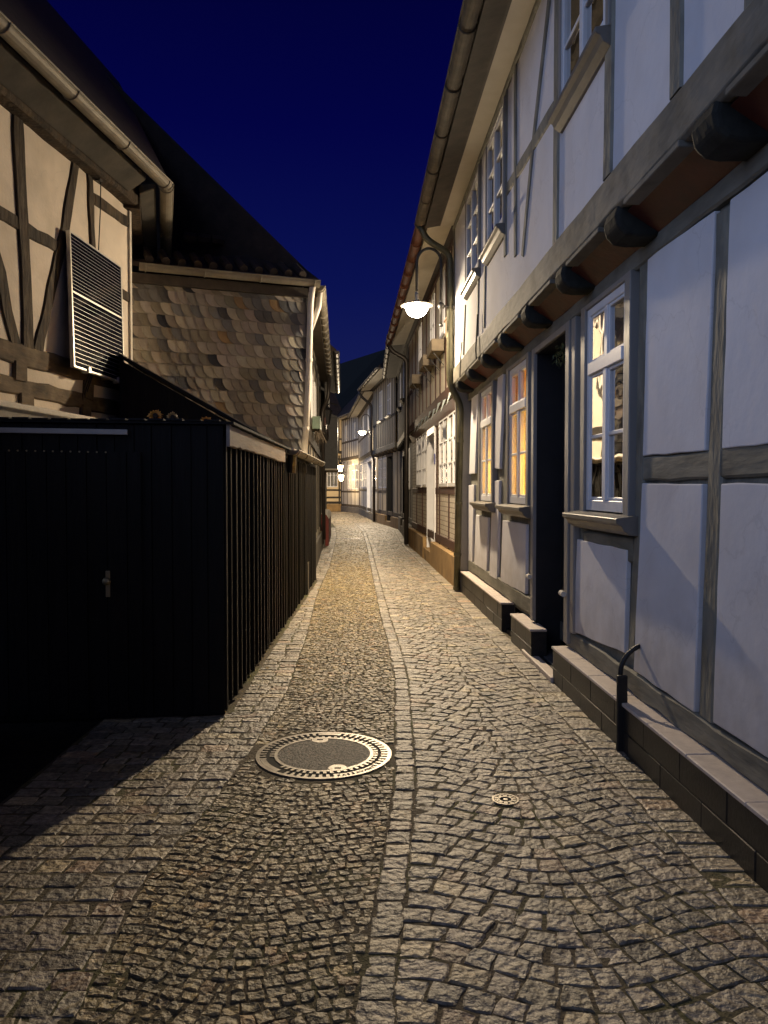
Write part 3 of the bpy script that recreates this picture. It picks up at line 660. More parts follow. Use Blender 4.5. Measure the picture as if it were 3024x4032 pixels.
for i, (a, b, lit) in enumerate(wins):
    wl.append(window(F1, near, a, b, ZB + .02, ZT, w=0.0, fr=.055, transom=2.33, bars=(1.86,), mull=1, sill=(.19, .13, sill_paint), casing=(.10, 2.785, .030), lit=lit, depth=.9 if lit else .6, skew=0.0 if lit else .013,
           cloth=[(0, 1, 0, .68, .10), (0, 1, .70, 1, .08)] if lit else None))
    if lit:
        l = bpy.data.lights.new('room_lamp', 'POINT'); l.color = (1, .76, .34); l.energy = 115.0; l.shadow_soft_size = .06
        lo = bpy.data.objects.new('room_lamp', l); COL.objects.link(lo); lo.location = F1.P(a + .22, -.30, 1.62)
# doorway
dw = MB(); P = F1.P; dd = -.23
q = [(door[0], door[2]), (door[1], door[2]), (door[1], door[3]), (door[0], door[3])]
dw.add([P(u, 0.0, z) for u, z in q] + [P(u, dd, z) for u, z in q], [(1, 2, 6, 5), (2, 3, 7, 6), (3, 0, 4, 7)]); dw.build('door_jamb', dark_door, near)
dm = MB(); F1.box(dm, door[0], door[1], .30, door[3], dd - .05, dd); dob = dm.build('door', dark_door, near)
dp = MB()
for z0, z1 in ((2.03, 2.58), (1.22, 1.90), (.45, 1.10)): F1.panel(dp, [(door[0] + .05, z0), (door[1] - .24, z0), (door[1] - .24, z1), (door[0] + .05, z1)], dd - .01, dd + .012)
dp.build('door_panel', door_panel, dob, bevel=.02, seg=2)
dm = MB(); F1.box(dm, door[0], door[1], .13, .299, dd - .05, dd + .004); dm.build('door_base', sill_paint, near)
cs = MB(); c0 = .0
F1.box(cs, door[1] + .002, door[1] + .10, .30, 2.775, -.03, .03); F1.box(cs, door[0] - .11, door[0] - .002, .32, 2.775, -.03, .03)
F1.box(cs, door[0] - .24, door[0] - .135, .42, 2.775, -.03, .022)
F1.box(cs, door[0] - .001, door[1] + .001, door[3] + .002, 2.776, -.03, .028); cs.build('door_casing', casing_paint, near, bevel=.008)
st = MB(); F1.box(st, door[0] - .02, door[1] + .0, 0.0, .045, .04, .13); st.build('door_step', ledge_tile, near, bevel=.008)
fl = MB(); F1.box(fl, door[0] + .001, door[1] - .001, 0.0, .03, dd, .035); fl.build('threshold', granite_tile, near)
for u in (door[1] + .06, door[0] - .055):
    h = MB(); h.tube([F1.P(u - .03, .05, .70), F1.P(u + .05, .05, .70)], .022, 10); h.build('hinge_pin', white_paint_stone, near)
# plinth with ledge tiles
segs = [(0.0, uY(5.93), .285), (uY(6.66), uY(7.54), .28), (uY(8.04), uY(11.14), .31)]
pl = MB()
for a, b, h in segs:
    ld = MB()
    F1.box(pl, a + .004, b - .004, -.02, h - .024, -.03, .104)
    for zz0, zz1, k0 in ((-.02, h * .42, .0), (h * .42 + .003, h - .0225, .23)):
        x = a - k0
        while x < b - .02:
            xa, xb = max(a, x), min(b, x + .46)
            if xb - xa > .03: F1.box(pl, xa + .001, xb - .002, zz0, zz1, .10, .11 + U(-.0015, .0015))
            x += .46
    x = a
    while x < b - .05:
        n_ = min(b, x + U(.44, .56)); F1.box(ld, x + .002, n_ - .002, h - .021, h + U(-.001, .002), -.028, .122); x = n_
    ld.build('plinth_ledge', ledge_tile, near, bevel=.004, seg=1)
F1.box(pl, uY(7.54), uY(8.04), -.02, .04, -.03, .06)
pl.build('plinth', granite_tile, near, bevel=.004, seg=1)
# eaves
m = MB(); Fu.prof(m, [(0.0, ZE + .02), (.20, ZE + .02), (.20, ZE + .04), (0, ZE + .04)], 0, W_END); m.build('soffit', soffit_paint, near)
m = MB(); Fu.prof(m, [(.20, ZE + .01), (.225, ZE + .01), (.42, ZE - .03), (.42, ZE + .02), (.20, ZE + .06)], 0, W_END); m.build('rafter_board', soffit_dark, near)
gutter(Fu, near, 0, W_END, .50, ZE + .02, .07, old_gutter, .9)
m = MB(); Fu.prof(m, [(.50, ZE + .06), (-2.6, ZE + 3.0), (-5.6, ZE + .06), (-5.6, ZE + .0), (.50, ZE + .03)], 0, W_END); m.build('roof', roof_tile, near)
m = MB(); Fu.box(m, 0, W_END, 0, ZE, -5.4, -5.3); Fu.box(m, W_END - .06, W_END - .002, 0, ZE, -5.3, -.02); Fu.box(m, 0, .06, 0, ZE, -5.3, -.02); m.build('back_wall', grey_plaster, near)
pz = lambda v, x, y, Y: at_depth(v, x, y, Y)
pts = [Fu.P(W_END - .12, .50, ZE - .02), Fu.P(W_END - .12, .42, ZE - .22), Fu.P(W_END - .10, .07, ZE - .42), Fu.P(W_END - .08, .07, 3.02), F1.P(W_END - .06, .12, 2.72), F1.P(W_END - .06, .17, 0.03)]
downpipe(near, pts, .048, green_pipe, [(Fu.P(W_END - .08, .07, 4.6), (0, 0, 1)), (Fu.P(W_END - .08, .07, 3.7), (0, 0, 1)), (F1.P(W_END - .06, .13, 2.2), (0, 0, 1)), (F1.P(W_END - .06, .145, 1.3), (0, 0, 1)), (F1.P(W_END - .06, .16, .55), (0, 0, 1)), (F1.P(W_END - .06, .17, .06), (0, 0, 1))])
c = MB(); c.tube([Fu.P(W_END - 1.0, .02, 3.45), Fu.P(W_END - 1.0, .04, 3.15), Fu.P(W_END - 1.05, .05, 2.98)], .008, 6); c.build('cable', cable_mat, near)
c = MB(); c.tube([Fu.P(W_END - 2.4, .03, 3.5), Fu.P(W_END - 2.4, .05, 3.1), Fu.P(W_END - 2.5, .06, 2.98)], .008, 6)
c.build('cable', cable_mat, near)
# hanging sprig, door mat, iron guard, leaves
def sprig(name, label, c, n, sx, sy, sz, mat, cat):
    o = thing(name, label, cat, c); m = MB(); b = MB()
    for i in range(n):
        p = Vector(c) + Vector((U(-sx, sx), U(-sy, sy), U(-sz, sz) * U(.3, 1))); d = Vector((U(-1, 1), U(-1, 1), U(-1.2, .3))).normalized() * U(.03, .055); s = d.cross(Vector((0.3, .2, 1))).normalized() * .006
        m.add([p - s, p + d * .5 + s * .7, p + d, p + d * .4 - s * 1.6], [(0, 1, 2, 3)])
    for i in range(6):
        b.tube([Vector(c) + Vector((0, 0, sz)), Vector(c) + Vector((U(-sx, sx), U(-sy, sy), U(-sz, 0)))], .004, 5)
    m.build('foliage', mat, o); b.build('twig', old_timber, o); return o
sprig('evergreen_sprig', 'dark evergreen sprig hanging in the top of the dark doorway', tuple(F1.P(door[0] + .35, -.10, 2.60)), 240, .09, .2, .13, green_leaf, 'sprig')
m = MB(); F1.box(m, door[0] + .06, door[1] - .12, .032, .045, dd + .02, .0); tag(m.build('door_mat', mat_fibre), 'speckled dark doormat inside the recessed doorway', 'doormat')
gx, gy = ground(3, 425, 985); bo = thing('iron_guard', 'black iron guard post with two curved arms against the dark plinth', 'guard post', (gx, gy, 0))
gp = Vector((gx - .0, gy, 0)); n1 = -F1.n; dv = F1.d
m = MB(); m.prism([gp - dv * .014 - n1 * .032, gp + dv * .014 - n1 * .032, gp + dv * .014 + n1 * .028, gp - dv * .014 + n1 * .028], (0, 0, .44)); m.build('post', iron, bo, bevel=.008)
m = MB(); path = [gp + Vector((0, 0, .43))]
for i in range(9):
    a = i / 8 * math.pi / 2; path.append(gp + n1 * (.07 * (1 - math.cos(a))) + Vector((0, 0, .43 + .07 * math.sin(a))))
path.append(path[-1] + n1 * .06)
m.tube(path, .030, 10); m.build('lower_arm', iron, bo, smooth=False)
m = MB(); path = [gp + dv * .035 + Vector((0, 0, .40))]
for i in range(10):
    a = i / 9 * math.pi / 2 * .92; path.append(gp + dv * .035 + n1 * (.17 * (1 - math.cos(a))) + Vector((0, 0, .44 + .17 * math.sin(a))))
m.tube(path, .014, 10); m.build('upper_arm', iron, bo, smooth=True)
leafspots = [(0, 605, 3228, 'pale dry leaf lying on the left setts near the shadow edge'), (0, 597, 3538, 'small curled dry leaf lower down on the left mosaic edge'), (2, 0, 0, None)]
for v, x, y, lab in leafspots[:2]:
    gx, gy = ground(v, x, y); m = MB(); a = U(0, 6); s = .028
    pts = [(gx + s * 1.3 * math.cos(a), gy + s * 1.3 * math.sin(a), .03), (gx - s * .6 * math.sin(a), gy + s * .6 * math.cos(a), .018), (gx - s * math.cos(a), gy - s * math.sin(a), .026), (gx + s * .6 * math.sin(a), gy - s * .6 * math.cos(a), .016)]
    m.prism(pts, (0, 0, .0015)); o = m.build('dry_leaf', dry_leaf); tag(o, lab, 'leaf')

# ------------------------------------------------------------------ street lamps
def lamp_post(name, label, power, lin=True):
    """local frame: origin on the wall at bracket height, street towards -X, lamp head 0.46 m out"""
    t = thing(name, label, 'street lamp', (0, 0, 0), 'street lamps on the house fronts')
    m = MB(); m.tube([(0.06, 0, 0), (-.14, 0, 0)], .017, 10); m.tube([(0.035, -.0, 0), (.06, 0, 0)], .05, 12); m.build('bracket', lamp_iron, t)
    m = MB(); pts = [(-.14, 0, -.26), (-.14, 0, .62)]; cx, r = -.14 - .175, .175
    for i in range(1, 15):
        a = math.pi * i / 14; pts.append((cx + r * math.cos(a), 0, .62 + r * math.sin(a) * 1.15))
    pts.append((cx - r, 0, .22)); m.tube(pts, .021, 12); m.lathe([(.0, .055), (.03, .05), (.048, .02), (.05, 0), (.04, -.035), (.0, -.055)], (-.14, 0, 0), 16)
    m.tube([(-.14, 0, -.26), (-.14, 0, -.29)], .028, 10); m.build('arm', lamp_iron, t, smooth=True)
    hx = cx - r
    m = MB(); m.lathe([(.0, .21), (.026, .205), (.03, .085), (.06, .07), (.12, .055), (.18, .036), (.235, .016), (.240, .010), (.234, .004), (.166, .016), (.10, .03), (.0, .035)], (hx, 0, 0), 40); m.build('shade', hood_paint, t, smooth=True)
    m = MB(); m.lathe([(.165, .012)] + [(.165 * math.cos(a), -.005 - .155 * math.sin(a)) for a in [math.pi / 2 * i / 10 for i in range(11)]], (hx, 0, 0), 40); m.build('globe', GLOBE('globe_' + name + str(int(power)), (1, .88, .66), 30), t, smooth=True)
    l = bpy.data.lights.new('lamp_light', 'POINT'); l.color = (1.0, .79, .53); l.energy = power; l.shadow_soft_size = .07
    l.use_nodes = True; tr = l.node_tree; em = next(n for n in tr.nodes if n.type == 'EMISSION'); fo = N(tr, 'ShaderNodeLightFalloff'); fo.inputs['Strength'].default_value = 1.0
    if lin:
        fa = N(tr, 'ShaderNodeMath', operation='MULTIPLY_ADD'); fa.inputs[1].default_value = 0.12; tr.links.new(fo.outputs['Quadratic'], fa.inputs[0])
        fb = N(tr, 'ShaderNodeMath', operation='MULTIPLY'); fb.inputs[1].default_value = 0.9; tr.links.new(fo.outputs['Linear'], fb.inputs[0]); tr.links.new(fb.outputs[0], fa.inputs[2])
        # the luminaire throws most of its light downwards
        tx = N(tr, 'ShaderNodeTexCoord'); sz = N(tr, 'ShaderNodeSeparateXYZ'); tr.links.new(tx.outputs['Normal'], sz.inputs[0])
        mr = N(tr, 'ShaderNodeMapRange', interpolation_type='SMOOTHSTEP'); tr.links.new(sz.outputs[2], mr.inputs[0])
        mr.inputs[1].default_value = -0.18; mr.inputs[2].default_value = -0.95; mr.inputs[3].default_value = 0.60; mr.inputs[4].default_value = 1.40
        fm = N(tr, 'ShaderNodeMath', operation='MULTIPLY'); tr.links.new(fa.outputs[0], fm.inputs[0]); tr.links.new(mr.outputs[0], fm.inputs[1])
        tr.links.new(fm.outputs[0], em.inputs['Strength'])
    o = bpy.data.objects.new('lamp_light', l); COL.objects.link(o); o.parent = t; o.location = (hx, 0, -.055)
    return t
la = lamp_post('street_lamp', 'glowing street lamp on a swan neck arm beside the green downpipe', LAMP)
la.location = (at_depth(0, 1641, 1203, 11.12).x + .49, 11.12, at_depth(0, 1641, 1206, 11.12).z); la.rotation_euler = (0, 0, 0)
lb = lamp_post('street_lamp', 'small far street lamp glowing on a swan neck arm deep in the lane', 260, True)
lb.location = (at_depth(0, 1426, 1702, 36.5).x + .49, 36.5, at_depth(0, 1426, 1700, 36.5).z)

# ------------------------------------------------------------------ generic row houses
def row_house(F, name, label, loc, zj=2.9, jet=.18, ze=5.5, over=.6, plinth=.45, pm=None, wall_m=None, tim_m=None, posts=(), uposts=(), rails=(), win=(), upwin=(), doors=(), depth=5, rise=3.2,
              gut=None, gw=.065, frame=None, soff=None, beam=None, roofm=None, lowtim=True, braces=(), low_m=None, frame2=None, joists=True, pw=.11):
    h = thing(name, label, 'house', loc); L = F.L; tim_m = tim_m or dark_timber; wall_m = wall_m or far_plaster
    Fq = Facade(F.P(0, jet, 0)[:2], F.P(L, jet, 0)[:2], 'left'); Fq.n = F.n
    m = MB(); F.wall(m, 0, L, 0, zj + .1, [w_[:4] for w_ in win] + [d[:4] for d in doors], 0); m.build('wall', low_m or wall_m, h)
    m = MB(); Fq.wall(m, 0, L, zj, ze + .03, [w_[:4] for w_ in upwin], 0)
    if jet > .02: m.add([F.P(0, 0, zj), F.P(L, 0, zj), F.P(L, jet, zj), F.P(0, jet, zj)], [(0, 1, 2, 3)])
    m.build('upper_wall', wall_m, h)
    m = MB()
    for u in posts: F.tim(m, [(u, plinth), (u + U(-.02, .02), zj - .1)], .11, -.01, .014, .004, .006, .5)
    for u in uposts: Fq.tim(m, [(u, zj + .2), (u + U(-.02, .02), ze)], .11, -.01, .014, .004, .006, .5)
    for a in braces: Fq.tim(m, [a[:2], a[2:]], .10, -.01, .012, .004, .006, .5)
    if lowtim: F.tim(m, [(0, plinth + .1), (L, plinth + .1)], .16, -.01, .02, .006, .008, .5)
    for (lo, zz, a, b) in rails: (F if lo else Fq).tim(m, [(a, zz), (b, zz)], .12, -.01, .011, .004, .006, .5)
    Fq.tim(m, [(0, ze - .04), (L, ze - .04)], .12, -.01, .018, .004, .006, .5)
    m.build('timber_frame', tim_m, h)
    m = MB(); Fq.tim(m, [(0, zj + .11), (L, zj + .11)], .2, -.05, .025, .008, .012, .3)
    m.build('jetty_beam', beam or tim_m, h)
    if jet > .05 and joists:
        n = max(2, int(L / .8))
        for i in range(n):
            m = MB(); u = (i + .5) * L / n; F.prof(m, [(-.02, zj - .12), (jet - .02, zj - .1), (jet + .03, zj - .03), (jet + .02, zj + .02), (-.02, zj + .02)], u - .07, u + .07)
            m.build('joist_end', tim_m, h, bevel=.02, seg=1)
    m = MB(); a = 0
    cut = sorted([(d[0], d[1]) for d in doors if d[2] < plinth])
    for c in cut + [(L, L)]:
        if c[0] > a + .02: F.box(m, a, c[0], -.02, plinth, -.02, pw)
        a = c[1]
    m.build('plinth', pm or grey_stone, h, bevel=.008, seg=1)
    for wv in win: window(F, h, *wv[:4], w=.016, fr=.045, frame=frame, fine=False, depth=.3, **wv[4])
    for wv in upwin: window(Fq, h, *wv[:4], w=.016, fr=.045, frame=frame2 or frame, fine=False, depth=.3, **wv[4])
    for d in doors:
        m = MB(); F.box(m, d[0], d[1], d[2], d[3], -.2, -.15); do = m.build('door', d[4], h)
        m = MB(); t_ = .06; F.box(m, d[0] - .01, d[0] + t_, d[2], d[3], -.15, .03); F.box(m, d[1] - t_, d[1] + .01, d[2], d[3], -.15, .03); F.box(m, d[0] + t_, d[1] - t_, d[3] - .12, d[3] + .01, -.15, .03); m.build('door_frame', d[5], h)
        m = MB(); m.tube([F.P(d[0] + .16, -.148, d[2] + 1.0), F.P(d[0] + .16, -.09, d[2] + 1.0), F.P(d[0] + .26, -.09, d[2] + 1.0)], .014, 6); m.build('handle', iron, do)
        m = MB(); F.box(m, d[0], d[1], -.02, d[2] + .0, -.16, .10); m.build('door_step', pm or grey_stone, h, bevel=.01, seg=1)
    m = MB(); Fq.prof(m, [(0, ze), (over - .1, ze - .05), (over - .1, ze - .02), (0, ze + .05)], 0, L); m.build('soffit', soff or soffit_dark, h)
    gutter(Fq, h, 0, L, over, ze - .0, gw, gut or dark_pipe, .8)
    m = MB(); Fq.prof(m, [(over, ze + .03), (-depth / 2, ze + rise), (-depth, ze + .03), (-depth, ze - .03), (over, ze - .01)], 0, L); m.build('roof', roofm or roof_tile, h)
    m = MB(); F.box(m, 0.002, .06, 0, ze, -depth + .4, -.01); F.box(m, L - .06, L - .002, 0, ze, -depth + .4, -.01); F.box(m, 0, L, 0, ze, -depth + .3, -depth + .4)
    m.add([F.P(.03, 0, ze), F.P(.03, -depth, ze), F.P(.03, -depth / 2, ze + rise - .05)], [(0, 1, 2)]); m.add([F.P(L - .03, 0, ze), F.P(L - .03, -depth, ze), F.P(L - .03, -depth / 2, ze + rise - .05)], [(0, 1, 2)])
    m.build('gable', wall_m, h)
    return h, Fq

# R2: whitewashed brick house
F2 = Facade((1.73 - .0468 * 11.3, 11.3), (1.73 - .0468 * 20.6, 20.6), 'left')
f = lambda x, v=8: F2.uv(v, x, 900)[0]
W2 = [f(548), f(443), f(436), f(348), f(212), f(174), f(161), f(114)]
D2 = (f(302), f(222))
cl = [(0, .36, 0, 1, .09), (.64, 1, 0, 1, .09)]
kw = dict(bars=(1.95, 2.35), mull=1, cloth=cl)
h2, F2u = row_house(F2, 'brick_house', 'whitewashed brick house with red-brown timbers and tall sandstone plinth', (1.2, 16, 0), zj=2.95, jet=.10, ze=5.38, over=.55, plinth=.47, pm=sandstone, wall_m=far_plaster, low_m=whitebrick, tim_m=brown_timber, joists=False,
    posts=[f(575), f(440), f(345), f(318), f(108), f(168)], uposts=[.15, .8, 1.5, 2.3, 3.0, 3.9, 4.7, 5.5, 6.3, 7.2, 8.2, 9.0], rails=[(1, 1.47, 0, D2[0]), (1, 1.47, D2[1], F2.L), (0, 4.0, 0, F2.L)],
    win=[(W2[0], W2[1], 1.55, 2.78, kw), (W2[2], W2[3], 1.55, 2.78, kw), (W2[4], W2[5], 1.55, 2.78, kw), (W2[6], W2[7], 1.55, 2.78, kw)],
    upwin=[(1.6, 2.25, 4.1, 5.15, dict(bars=(4.6,), mull=1, cloth=cl)), (3.1, 3.8, 4.1, 5.15, dict(bars=(4.6,), mull=1, cloth=cl)), (5.6, 6.25, 4.1, 5.15, dict(bars=(4.6,), mull=1, cloth=cl))],
    doors=[(D2[0], D2[1], .25, 2.75, door_paint, frame_paint)], soff=soffit_paint, gut=red_tile, frame=frame_paint, gw=.075)
m = MB(); F2.box(m, D2[0] - .06, D2[0] - .018, 2.0, 2.2, .02, .035); ob = m.build('number_plate', blue_sign, h2)
m = MB(); F2.box(m, D2[0] - .052, D2[0] - .026, 2.07, 2.13, .036, .038); m.build('digit', sign_white, ob)
p0 = F2u.P(F2.L - .1, .55, 5.33)
downpipe(h2, [p0, F2u.P(F2.L - .1, .45, 5.15), F2u.P(F2.L - .1, .07, 4.95), F2u.P(F2.L - .08, .07, 3.0), F2.P(F2.L - .06, .17, 2.7), F2.P(F2.L - .02, .17, .02)], .06, dark_pipe, [(F2.P(F2.L - .05, .17, 1.7), (0, 0, 1))])
# junction box below the lamp and window boxes on brackets
o = thing('junction_box', 'pale brown junction box on the wall under the near street lamp', 'junction box', tuple(F2u.P(.50, .05, 3.98)))
m = MB(); F2u.box(m, .40, .62, 3.86, 4.08, .02, .13); m.build('housing', meter_box, o, bevel=.01); m = MB(); F2u.box(m, .36, .66, 4.075, 4.095, .0, .15); m.build('lid', meter_box, o)
for i, (u, z, lab) in enumerate(((1.95, 3.98, 'weathered wooden window box on brackets just past the near street lamp'), (3.45, 3.98, 'second weathered wooden window box beyond the near street lamp'), (5.9, 3.98, 'farthest weathered window box on the whitewashed brick house'))):
    o = thing('window_box', lab, 'window box', tuple(F2u.P(u, .1, z)), 'window boxes on the brick house')
    m = MB(); F2u.box(m, u - .42, u + .42, z - .18, z + .02, .03, .24); m.build('planter', box_wood, o, bevel=.008)
    for du in (-.3, .3):
        m = MB(); m.tube([F2u.P(u + du, .02, z - .18), F2u.P(u + du, .02, z - .4), F2u.P(u + du, .2, z - .19)], .01, 6); m.build('bracket', iron, o)
m = MB(); F2.prof(m, [(0, 2.72), (.012, 2.72), (.095, 2.93), (0, 2.945)], 0, F2.L); m.build('infill_board', red_board, h2)
# bunting below the jetty
o = thing('bunting', 'string of pale triangular pennants along the jetty of the brick house', 'bunting', tuple(F2.P(2, .2, 2.9)))
m = MB(); us = [.35 + i * .72 for i in range(9)]; m.tube([F2.P(u, .17, 2.98 - .03 * (i % 2)) for i, u in enumerate(us)], .004, 5); m.build('string', cable_mat, o)
for i, u in enumerate(us):
    m = MB(); z = 2.97 - .03 * (i % 2); m.prism([F2.P(u - .10, .17, z), F2.P(u + .10, .19, z), F2.P(u + .02, .24, z - .2)], F2.n * .002); m.build('pennant', flag_cloth, o)

# R3: grey house with dark doors
F3 = Facade((.79, 20.75), (.64, 28.6), 'left')
f3 = lambda x: F3.uv(12, x, 1300)[0]
h3, F3u = row_house(F3, 'grey_house', 'dim grey timbered house with a dark blue door behind the dark downpipe', (1, 24.5, 0), zj=3.0, jet=.14, ze=5.65, over=.5, plinth=.5, pm=grey_stone, wall_m=grey_plaster, tim_m=dark_timber,
    posts=[.15, 1.2, 2.2, 3.1, 7.6], uposts=[.3, 1.1, 1.9, 2.7, 3.5, 4.3, 5.1, 5.9, 6.7, 7.5], win=[(1.3, 2.1, 1.5, 2.7, dict(mull=1, bars=(1.9, 2.3)))], upwin=[(2.0, 2.65, 4.2, 5.3, dict(mull=1, bars=(4.7,), sill=(.06, .12, dark_timber))), (4.4, 5.05, 4.2, 5.3, dict(mull=1, bars=(4.7,), sill=(.06, .12, dark_timber)))],
    doors=[(4.6, 6.0, .25, 2.75, blue_door, dark_timber)], gut=zinc)
# R4
F4 = Facade((.64, 28.6), (-.29, 35.0), 'left')
u4 = lambda x: F4.uv(12, x, 1300)[0]
kw4 = dict(mull=1, bars=(2.0, 2.4))
h4, F4u = row_house(F4, 'jettied_house', 'cream jettied house with a dark open doorway and pale carved beam ends', (.5, 32, 0), zj=3.05, jet=.22, ze=6.0, over=.65, plinth=.42, pm=sandstone, wall_m=warm_plaster, tim_m=mid_timber, beam=beam_timber,
    posts=[.1, .9, u4(395), u4(330), u4(450), 6.2], uposts=[.2 + i * .55 for i in range(12)], rails=[(1, 1.4, u4(455), F4.L), (0, 4.3, 0, F4.L)],
    win=[(u4(452), u4(405), 1.55, 2.85, kw4), (u4(388), u4(340), 1.55, 2.85, kw4)], upwin=[(1.1, 1.9, 4.4, 5.6, dict(mull=1, bars=(5.0,), sill=(.06, .12, casing_paint))), (3.4, 4.2, 4.4, 5.6, dict(mull=1, bars=(5.0,), sill=(.06, .12, casing_paint)))],
    doors=[(u4(545), u4(465), .2, 2.95, dark_door, dark_door)], soff=soffit_paint, gut=zinc)
pp = F4u.P(F4.L - .1, .65, 5.95)
downpipe(h4, [pp, F4u.P(F4.L - .1, .55, 5.7), F4u.P(F4.L - .1, .08, 5.3), F4u.P(F4.L - .1, .08, 3.2), F4.P(F4.L - .05, .17, 2.85), F4.P(F4.L - .03, .17, .02)], .06, dark_pipe, [(F4.P(F4.L - .04, .17, 1.6), (0, 0, 1))])
# R5
F5 = Facade((-.29, 35.0), (-1.50, 47.4), 'left')
u5 = lambda x: F5.uv(12, x, 1300)[0]
kw5 = dict(mull=1, bars=(2.1, 2.5), cloth=cl)
dA, dB = u5(245), u5(172)
h5, F5u = row_house(F5, 'white_door_house', 'timbered house with a tall pale green door carrying the far street lamp', (-.5, 41, 0), zj=3.2, jet=.05, ze=5.95, over=.65, plinth=.35, pm=grey_stone, wall_m=far_plaster, tim_m=mid_timber, beam=mid_timber,
    posts=[.1, dA - .1, dB + .1, u5(120), u5(62)], uposts=[.3 + i * .95 for i in range(13)], rails=[(1, 1.45, 0, dA), (1, 1.45, dB, F5.L), (0, 4.4, 0, F5.L)],
    win=[(u5(298), u5(254), 1.6, 3.0, kw5), (u5(165), u5(124), 1.6, 3.0, kw5), (u5(112), u5(66), 1.6, 3.0, kw5)], upwin=[(4.2, 5.0, 4.5, 5.6, dict(mull=1, bars=(5.0,))), (8.0, 8.8, 4.5, 5.6, dict(mull=1, bars=(5.0,)))],
    doors=[(dA, dB, .3, 3.05, door_paint, frame_paint)], soff=soffit_paint, gut=zinc)
# R6
F6 = Facade((-1.50, 47.4), (-2.95, 52.6), 'left')
kw6 = dict(mull=1, bars=(2.1, 2.7), cloth=cl)
h6, F6u = row_house(F6, 'corner_inn', 'brownish timbered house with window row and glowing lanterns at the lane bend', (-2, 50, 0), zj=3.4, jet=.03, ze=6.2, over=.6, plinth=.35, pm=grey_stone, wall_m=far_plaster, tim_m=mid_timber,
    posts=[.1, 1.2, 2.3, 3.4, 4.5, 5.2], uposts=[.2 + i * .6 for i in range(9)], rails=[(1, 1.35, 0, F6.L), (0, 4.6, 0, F6.L)], win=[(.25, 1.05, 1.5, 3.1, kw6), (1.35, 2.15, 1.5, 3.1, kw6), (2.45, 3.25, 1.5, 3.1, kw6)],
    upwin=[(.9, 1.3, 4.7, 5.7, dict(mull=0)), (3.3, 3.7, 4.7, 5.7, dict(mull=0))], soff=soffit_paint, gut=zinc)
# end house facing the lane
F7 = Facade((-2.95, 52.3), (-9.5, 49.0), 'right'); F7.n = Vector((F7.d.y, -F7.d.x, 0)); F7.n = F7.n if F7.n.y < 0 else -F7.n
kw7 = dict(mull=2, bars=(2.45,), cloth=[(.05, .22, 0, 1, .08), (.38, .55, 0, 1, .08), (.72, .9, 0, 1, .08)])
e0, e1 = .24, 1.02
h7, _ = row_house(F7, 'end_house', 'bright cream timbered house closing the view at the bend', (-5, 51, 0), zj=3.9, jet=.15, ze=6.4, over=.45, plinth=.5, pm=sandstone, wall_m=warm_plaster, tim_m=dark_timber,
    posts=[.1, 1.16, 2.0, 3.2, 4.6], uposts=[.2, 1.1, 2.0, 3.0, 4.0], rails=[(1, 1.45, 0, F7.L), (1, .95, 0, F7.L), (1, 3.55, 0, F7.L), (0, 4.9, 0, F7.L)], win=[(e0, e1, 1.65, 3.35, kw7), (2.2, 3.0, 1.65, 3.35, dict(mull=1))],
    upwin=[(.35, .95, 4.6, 5.9, dict(mull=2, bars=(5.2,), cloth=cl))], braces=[(.25, 4.1, .65, 4.5), (2.0, 4.1, 2.7, 4.8)], gut=zinc, soff=soffit_paint)
def lantern(name, label, c, s, power, lit=True):
    t = thing(name, label, 'lantern', c, 'lanterns at the bend' if lit else None); c = Vector(c)
    m = MB(); m.lathe([(.0, .34 * s), (.04 * s, .3 * s), (.17 * s, .17 * s), (.17 * s, .15 * s), (.0, .15 * s)], c, 8); m.tube([c + Vector((0, 0, .25 * s)), c + Vector((.12, .0, .36 * s)), c + Vector((.32, 0, .30 * s))], .02, 6); m.build('cap', iron, t)
    m = MB(); m.lathe([(.0, -.18 * s), (.09 * s, -.17 * s), (.15 * s, .148 * s), (.0, .148 * s)], c, 8); m.build('glass_body', GLOBE('lantern_glow' + name + str(round(c.z, 1)), (1, .72, .38), 18) if lit else dark_slate, t)
    if lit:
        l = bpy.data.lights.new('lantern_light', 'POINT'); l.color = (1, .72, .38); l.energy = power; l.shadow_soft_size = .1
        o = bpy.data.objects.new('lantern_light', l); COL.objects.link(o); o.parent = t; o.location = (0, 0, -.05)
    return t
lantern('wall_lantern', 'upper of two glowing lanterns at the lane bend', tuple(at_depth(13, 475, 500, 48.5)), 1.15, 90)
lantern('wall_lantern', 'lower of two glowing lanterns at the lane bend', tuple(at_depth(13, 500, 800, 48.2)), 1.1, 110)

# ------------------------------------------------------------------ left side: timbered house with the solar panel
L0 = Facade((-4.122 + .122 * 4.9, 4.9), (-4.122 + .122 * 9.15, 9.15), 'right')
def atl(v, x, y, w=0): return L0.uv(v, x, y, w)
lh = thing('half_timbered_house', 'old cream half-timbered house with dark weathered beams under a large dark roof', 'house', (-4.5, 5, 0))
LE = L0.L; UE = 4.93
m = MB(); L0.wall(m, 0, LE, 0, 5.05); m.build('wall', cream_plaster, lh)
tm = MB()
def TL(wid, *pts, **k): L0.tim(tm, [atl(*p) for p in pts], wid, w0=-.02, w1=k.get('w1', .022), wob=.011, ch=.014, step=.16)
TL(.17, (9, 150, 180), (9, 170, 900), (9, 205, 1400), (9, 240, 2200), (10, 250, 520))
TL(.15, (9, 705, 690), (9, 640, 1100), (9, 590, 1420), (9, 500, 1800), (9, 430, 2120), (10, 345, 560), w1=.018)
TL(.15, (9, -200, 1200), (9, 0, 1800), (9, 55, 2150), (10, 140, 510), w1=.018)
TL(.12, (9, 812, 820), (9, 825, 1200), (9, 850, 1700), (10, 820, 640))
